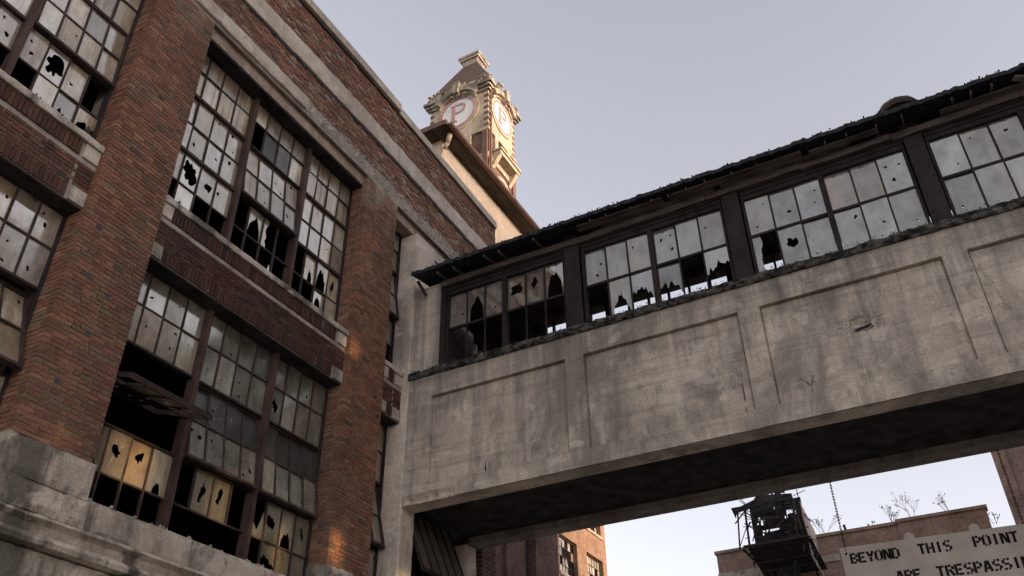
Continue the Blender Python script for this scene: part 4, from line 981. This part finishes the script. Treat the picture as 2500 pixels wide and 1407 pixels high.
# ------------------------------------------------------------------ brick mill seen under the bridge
ml = thing('brick_mill', 'orange brick mill with broken multi-pane windows seen under the footbridge', 'building', (-14, 38, 0))
MX, MY0, MY1 = -9.5, 34.4, 41.5
WM = []
for (zs0, zs1) in ((13.45, 15.2), (16.45, 18.2), (10.4, 12.15)):
    for ys in (35.88, 39.0): WM.append((ys, ys + 1.98, zs0, zs1))
yc = sorted({MY0, MY1} | {w[0] for w in WM} | {w[1] for w in WM}); zc = sorted({0, 19.5} | {w[2] for w in WM} | {w[3] for w in WM})
mb = MB()
for i in range(len(yc) - 1):
    for j in range(len(zc) - 1):
        if any(abs(yc[i] - w[0]) < .01 and abs(zc[j] - w[2]) < .01 for w in WM): continue
        mb.add([(MX, yc[i], zc[j]), (MX, yc[i + 1], zc[j]), (MX, yc[i + 1], zc[j + 1]), (MX, yc[i], zc[j + 1])], [(0, 1, 2, 3)])
for (a, b, c, d) in WM:
    for q in ([(MX, a, c), (MX - .3, a, c), (MX - .3, a, d), (MX, a, d)], [(MX, b, c), (MX, b, d), (MX - .3, b, d), (MX - .3, b, c)], [(MX, a, d), (MX - .3, a, d), (MX - .3, b, d), (MX, b, d)], [(MX, a, c), (MX, b, c), (MX - .3, b, c), (MX - .3, a, c)]): mb.add(q, [(0, 1, 2, 3)])
mb.box(-20, MX - .4, MY0, MY0 + .3, 0, 19.5); mb.box(-20, MX - .4, MY1 - .3, MY1 - .001, 0, 19.5)
mb.build('brick_wall', 'fb_mill', ml); bx('inner_wall', 'interior', ml, -14, -13.8, MY0 + .3, MY1 - .3, 0, 19.5)
for wi, (a, b, c, d) in enumerate(WM):
    rn = random.Random(500 + wi); fr = MB()
    fr.box(MX - .26, MX - .16, a, b, c, c + .05); fr.box(MX - .26, MX - .16, a, b, d - .05, d); fr.box(MX - .26, MX - .16, a, a + .05, c + .05, d - .05); fr.box(MX - .26, MX - .16, b - .05, b, c + .05, d - .05)
    wo = fr.build('window', 'bars', ml); nc, nr = 6, 4; cw, ch = (b - a - .1) / nc, (d - c - .1) / nr; bars = MB()
    for i in range(1, nc): bars.box(MX - .22, MX - .18, a + .05 + i * cw - .016, a + .05 + i * cw + .016, c + .05, d - .05)
    for j in range(1, nr): bars.box(MX - .215, MX - .175, a + .05, b - .05, c + .05 + j * ch - .016, c + .05 + j * ch + .016)
    bars.build('glazing_bars', 'bars', wo)
    for i in range(nc):
        for j in range(nr):
            if rn.random() < (.75 if j > 1 else .4): 
                t = rn.uniform(-.25, .25) if rn.random() < .3 else 0
                MB().obox((MX - .20, a + .05 + (i + .5) * cw, c + .05 + (j + .5) * ch), (.003, 0, 0), (t * .02, cw / 2 - .02, 0), (t * .1, 0, ch / 2 - .02)).build('pane', 'glass_streak', wo)
    bx('sill', 'tstone', ml, MX - .15, MX + .06, a - .08, b + .08, c - .14, c - .002)

# ------------------------------------------------------------------ far warehouse, right block
wh = thing('brown_brick_warehouse', 'low brown brick warehouse with shrubs growing on its roof edge', 'building', (3, 40, 0))
bx('wall', 'fb_pink', wh, -2.1, 4.9, 35.0, 47, 0, 12.72); bx('wall', 'fb_pink', wh, 4.9, 7.94, 34.9, 47, 0, 12.76)
bx('coping', 'fb_pink', wh, -2.16, 4.89, 34.93, 35.4, 12.722, 12.84); bx('coping', 'fb_pink', wh, 4.84, 8.0, 34.83, 35.3, 12.762, 12.88)
bx('stone_band', 'limestone', wh, -2.13, .6, 34.95, 34.999, 11.55, 11.95); bx('stone_band', 'limestone', wh, 1.4, 2.6, 34.95, 34.999, 11.75, 12.0)
MB().tube((3.02, 35.2, 12.8), (2.98, 35.2, 13.12), .05, n=8).build('vent_pipe', 'steel', wh)
rb = thing('pinkish_brick_block', 'tall pinkish brick block at the right edge behind the sign chain', 'building', (12, 32, 0))
bx('wall', 'fb_pink2', rb, 8.69, 16, 30.0, 34, 0, 17.5); bx('corner_pier', 'fb_pink2', rb, 8.51, 8.88, 29.9, 30.6, 0, 17.6)

# bare shrubs on the warehouse roof
def shrub(x, y, z, h, n, label, seed, lean=0.0):
    rn = random.Random(seed); mb = MB()
    def grow(p, d, L, r, lev):
        q = p + d * L; mb.tube(p, q, r, r * .7, 4)
        if lev == 0:
            if rn.random() < .5: mb.obox(q, (.012, 0, .006), (0, .008, 0), (.004, 0, .012))
            return
        for _ in range(rn.randint(2, 3)): grow(p.lerp(q, rn.uniform(.5, 1)), (d + V((rn.uniform(-.7, .7), rn.uniform(-.5, .5), rn.uniform(-.15, .5)))).normalized(), L * rn.uniform(.5, .75), r * .62, lev - 1)
    for k in range(n):
        d = V((rn.uniform(-.6, .6) + lean, rn.uniform(-.3, .3), 1)).normalized(); grow(V((x + rn.uniform(-.1, .1), y, z)), d, h * rn.uniform(.35, .6), .009, 4)
    o = mb.build('bare_shrub', 'twig'); o['label'] = label; o['category'] = 'shrub'; o['group'] = 'bare shrubs on the warehouse roof'; return o
shrub(2.25, 35.3, 12.8, 1.0, 4, 'bushy bare shrub left of the vent pipe behind the chain', 1)
shrub(4.75, 35.3, 12.82, .75, 5, 'low spreading bare shrub at the step of the warehouse coping', 2)
shrub(5.45, 35.3, 12.85, 1.15, 3, 'tall thin bare shrub in the middle of the higher coping', 3)
shrub(6.75, 35.3, 12.85, 1.0, 3, 'leaning bare saplings near the right end of the warehouse roof', 4, -.35)
shrub(3.9, 35.3, 12.8, .3, 2, 'tiny sprig between the vent pipe and the coping step', 5)
shrub(8.12, 35.25, 12.25, .45, 3, 'small leafy sprig hanging at the warehouse corner', 6, .2)

# ------------------------------------------------------------------ burnt conveyor shed on the warehouse roof
gt = thing('burnt_conveyor_shed', 'burnt out timber and tin shed hanging over the warehouse roof edge', 'shed', (.7, 33.5, 11.4))
GX0, GX1, GY0, GY1, GZ0, GZ1 = -.20, 1.72, 33.0, 37.5, 12.18, 13.66
for (x, zt) in ((GX0, 13.75), (GX1 - .10, 13.78)): MB().bar((x - .06, GY0, GZ0 - .15), (x, GY0, zt), .07, .07).build('corner_post', 'char', gt)
MB().bar((GX0 - .42, GY0 - .1, GZ0 - .1), (GX0 - .28, GY0, 13.7), .05).build('outer_post', 'char', gt)
MB().bar((GX0 - .40, GY0 - .1, 12.2), (GX0 - .02, GY0, 13.0), .03).build('brace', 'char', gt)
MB().bar((GX1 + .05, GY0, 12.3), (GX1 - .08, GY0 - .05, 13.78), .05).build('corner_post', 'steel_rust', gt)
MB().bar((GX1 + .22, GY0, 12.1), (GX1 + .12, GY0, 13.1), .04).build('brace', 'steel_rust', gt)
MB().prism([(GX0 - .50, GY0 - .15, 13.72), (GX0 - .12, GY0 - .15, 13.72), (.55, GY0 - .15, 13.98), (1.0, GY0 - .15, 13.95), (GX1 - .05, GY0 - .15, 13.86), (GX1 - .05, GY0 - .15, 13.62), (.6, GY0 - .15, 13.66), (GX0 - .3, GY0 - .15, 13.50), (GX0 - .38, GY0 - .15, 13.3)], (0, .06, 0)).build('charred_gable', 'char', gt)
rn = random.Random(66)
mb = MB(); 
for k in range(26):
    x = rn.uniform(.3, 1.4); mb.obox((x, GY0 - .1, 13.95 + rn.uniform(-.05, .1)), (rn.uniform(.03, .12), 0, rn.uniform(-.03, .03)), (0, .04, 0), (0, 0, rn.uniform(.015, .04)))
mb.build('charred_scraps', 'char', gt, kind='stuff')
# back wall planks with gaps
zrow = GZ0 - .1
gaps = {3: [(.12, .34), (.40, .78)], 6: [(-.05, .02), (.10, .20)], 7: [(.12, .25), (1.05, 1.16)], 8: [(.02, .1), (1.14, 1.5)], 9: [(1.15, 1.5)], 2: [(0.1, .15)], 11: [(.7, .76)]}
for k in range(14):
    z0 = 12.62 + (k) * .105; segs = []; x = GX0 - .05
    for (a, b) in gaps.get(k, []): segs.append((x, a)); x = b
    segs.append((x, GX1 + .05))
    for (a, b) in segs: bx('back_plank', 'char', gt, a, b, GY0 + 1.0, GY0 + 1.03, z0, z0 + .1)
bx('back_plank', 'char', gt, GX0 - .05, GX1 + .05, GY0 + 1.0, GY0 + 1.03, 11.9, 12.61)
for x in (.35, .9, 1.25): MB().bar((x, GY0 + .6, 12.2), (x - .08, GY0 + .6, 13.7), .05).build('stud', 'char', gt)
MB().bar((.3, GY0 + .5, 12.72), (1.2, GY0 + .5, 12.78), .07).build('rail', 'char', gt)
rn = random.Random(91)
for k in range(64):                                  # fallen and hanging timbers
    p = V((rn.uniform(GX0 - .2, GX1 + .2), GY0 + rn.uniform(-.2, .8), rn.uniform(12.2, 13.9))); d = V((rn.uniform(-.5, .5), rn.uniform(-.2, .2), rn.uniform(-.35, .35)))
    MB().bar(p - d, p + d * rn.uniform(.2, 1), rn.uniform(.015, .05)).build('fallen_timber', 'char' if rn.random() < .75 else 'steel_rust', gt)
for k in range(16):                                  # strips of torn felt below the floor
    p = V((rn.uniform(GX0 - .1, GX1 + .3), GY0 + rn.uniform(-.1, 1.0), rn.uniform(11.6, 12.2))); MB().prism([p, p + V((rn.uniform(.05, .2), 0, .02)), p + V((rn.uniform(-.1, .2), .05, -rn.uniform(.15, .5)))], (0, .012, 0)).build('torn_felt', 'char', gt)
for k in range(7):
    x = GX0 + .1 + k * .26; MB().obox((x, GY0 + .25, 13.80 + rn.uniform(-.07, .1)), (rn.uniform(.05, .13), 0, rn.uniform(-.05, .05)), (0, rn.uniform(.1, .3), .04), (0, 0, .012)).build('roof_board', 'char', gt)
mb = MB(); rn = random.Random(31)                      # corrugated side
ys = frange(GY0 + .05, GY1, .04)
mb.grid(ys, [11.55, 12.2, 13.3, 13.62], lambda y, z: (GX1 + .18 + .018 * math.sin(y * 42) + .06 * (12.5 - z) * .3, y, z - (y - GY0) * .32 + (.1 * fbm(y, 1, 1, 2) if z in (11.55, 13.62) else 0)))
mb.build('corrugated_side', 'tin', gt)
mb = MB(); mb.grid(frange(GX0 - .1, GX1 + .32, .3), [0, 1], lambda x, t: (x + .1 * t, GY0 - .12 + t * 1.6, 12.1 - t * .75)); mb.build('underside', 'char', gt)
for k, (z, d) in enumerate(((12.16, 0), (11.98, .35), (11.72, .8), (11.50, 1.2))): MB().bar((GX0 - .25 + k * .10, GY0 - .14 + d, z), (GX1 + .18 + k * .05, GY0 - .14 + d, z + .02), .10, .09).build('floor_beam', 'char' if k % 2 else 'steel', gt)
for (a, b) in (((GX0 - .3, GY0 - .1, 12.1), (.15, 34.9, 11.2)), ((GX1 + .15, GY0 - .1, 12.1), (1.7, 34.9, 11.1)), ((GX1 + .0, GY0 - .1, 12.5), (GX1 + .35, GY0 + .5, 11.6))): MB().bar(a, b, .06).build('brace', 'char', gt)
MB().prism([(.35, 34.0, 11.45), (1.25, 34.0, 11.5), (1.1, 34.3, 10.6), (.5, 34.3, 10.4)], (0, .1, 0)).build('hopper', 'char', gt)
MB().tube((-.12, GY0 - .1, 13.8), (-.3, GY0 - .12, 14.05), .018, n=5).build('bent_pipe', 'char', gt)

# ------------------------------------------------------------------ building opposite (outside the picture): the footbridge lands on it; its unseen wall is shaped to block the sun
ob = thing('opposite_shade_wall', 'unseen brick wall across the yard, shaped to block the low sun, at the far end of the footbridge', 'factory', (26, 0, 0))
OX = 25.0
def hole_for(p, w, h):        # an opening added in this wall so that the low sun reaches point p
    t = (OX - p[0]) / sdir.x; q = V(p) + sdir * t; return (q.y - w / 2, q.y + w / 2, q.z - h / 2, q.z + h / 2)
OH = [hole_for((-.33, 5.62, 5.32), .55, .52), hole_for((-.33, 6.94, 5.28), .30, .62), hole_for((-.33, 7.58, 5.22), .20, .50), hole_for((-.33, 8.03, 5.02), .20, .70), hole_for((0, 8.70, 5.25), .26, .40),
      hole_for((0, 8.64, 8.19), .20, .22), hole_for((.05, 10.20, 4.6), .45, 1.3), hole_for((0, 4.6, 5.15), .24, .08)]
yc = sorted({-6.0, 24.2} | {v for w in OH for v in w[:2]}); zc = sorted({0.0, 24.95} | {v for w in OH for v in w[2:]})
mb = MB()
for i in range(len(yc) - 1):
    for j in range(len(zc) - 1):
        my, mz = (yc[i] + yc[i + 1]) / 2, (zc[j] + zc[j + 1]) / 2
        if any(w[0] < my < w[1] and w[2] < mz < w[3] for w in OH): continue
        mb.box(OX, OX + .12, yc[i], yc[i + 1], zc[j], zc[j + 1])
mb.build('brick_wall', 'fb_dark', ob)  # unseen wall with the sun openings, shaped to block the low sun
MB().prism([(OX, 24.201, 0), (OX, 58, 0), (OX, 58, 10), (OX, 39.5, 13.5), (OX, 24.201, 24.95)], (.12, 0, 0)).build('gable_shade_wall', 'fb_dark', ob)  # slope shaped to set the shadow edge on the mill
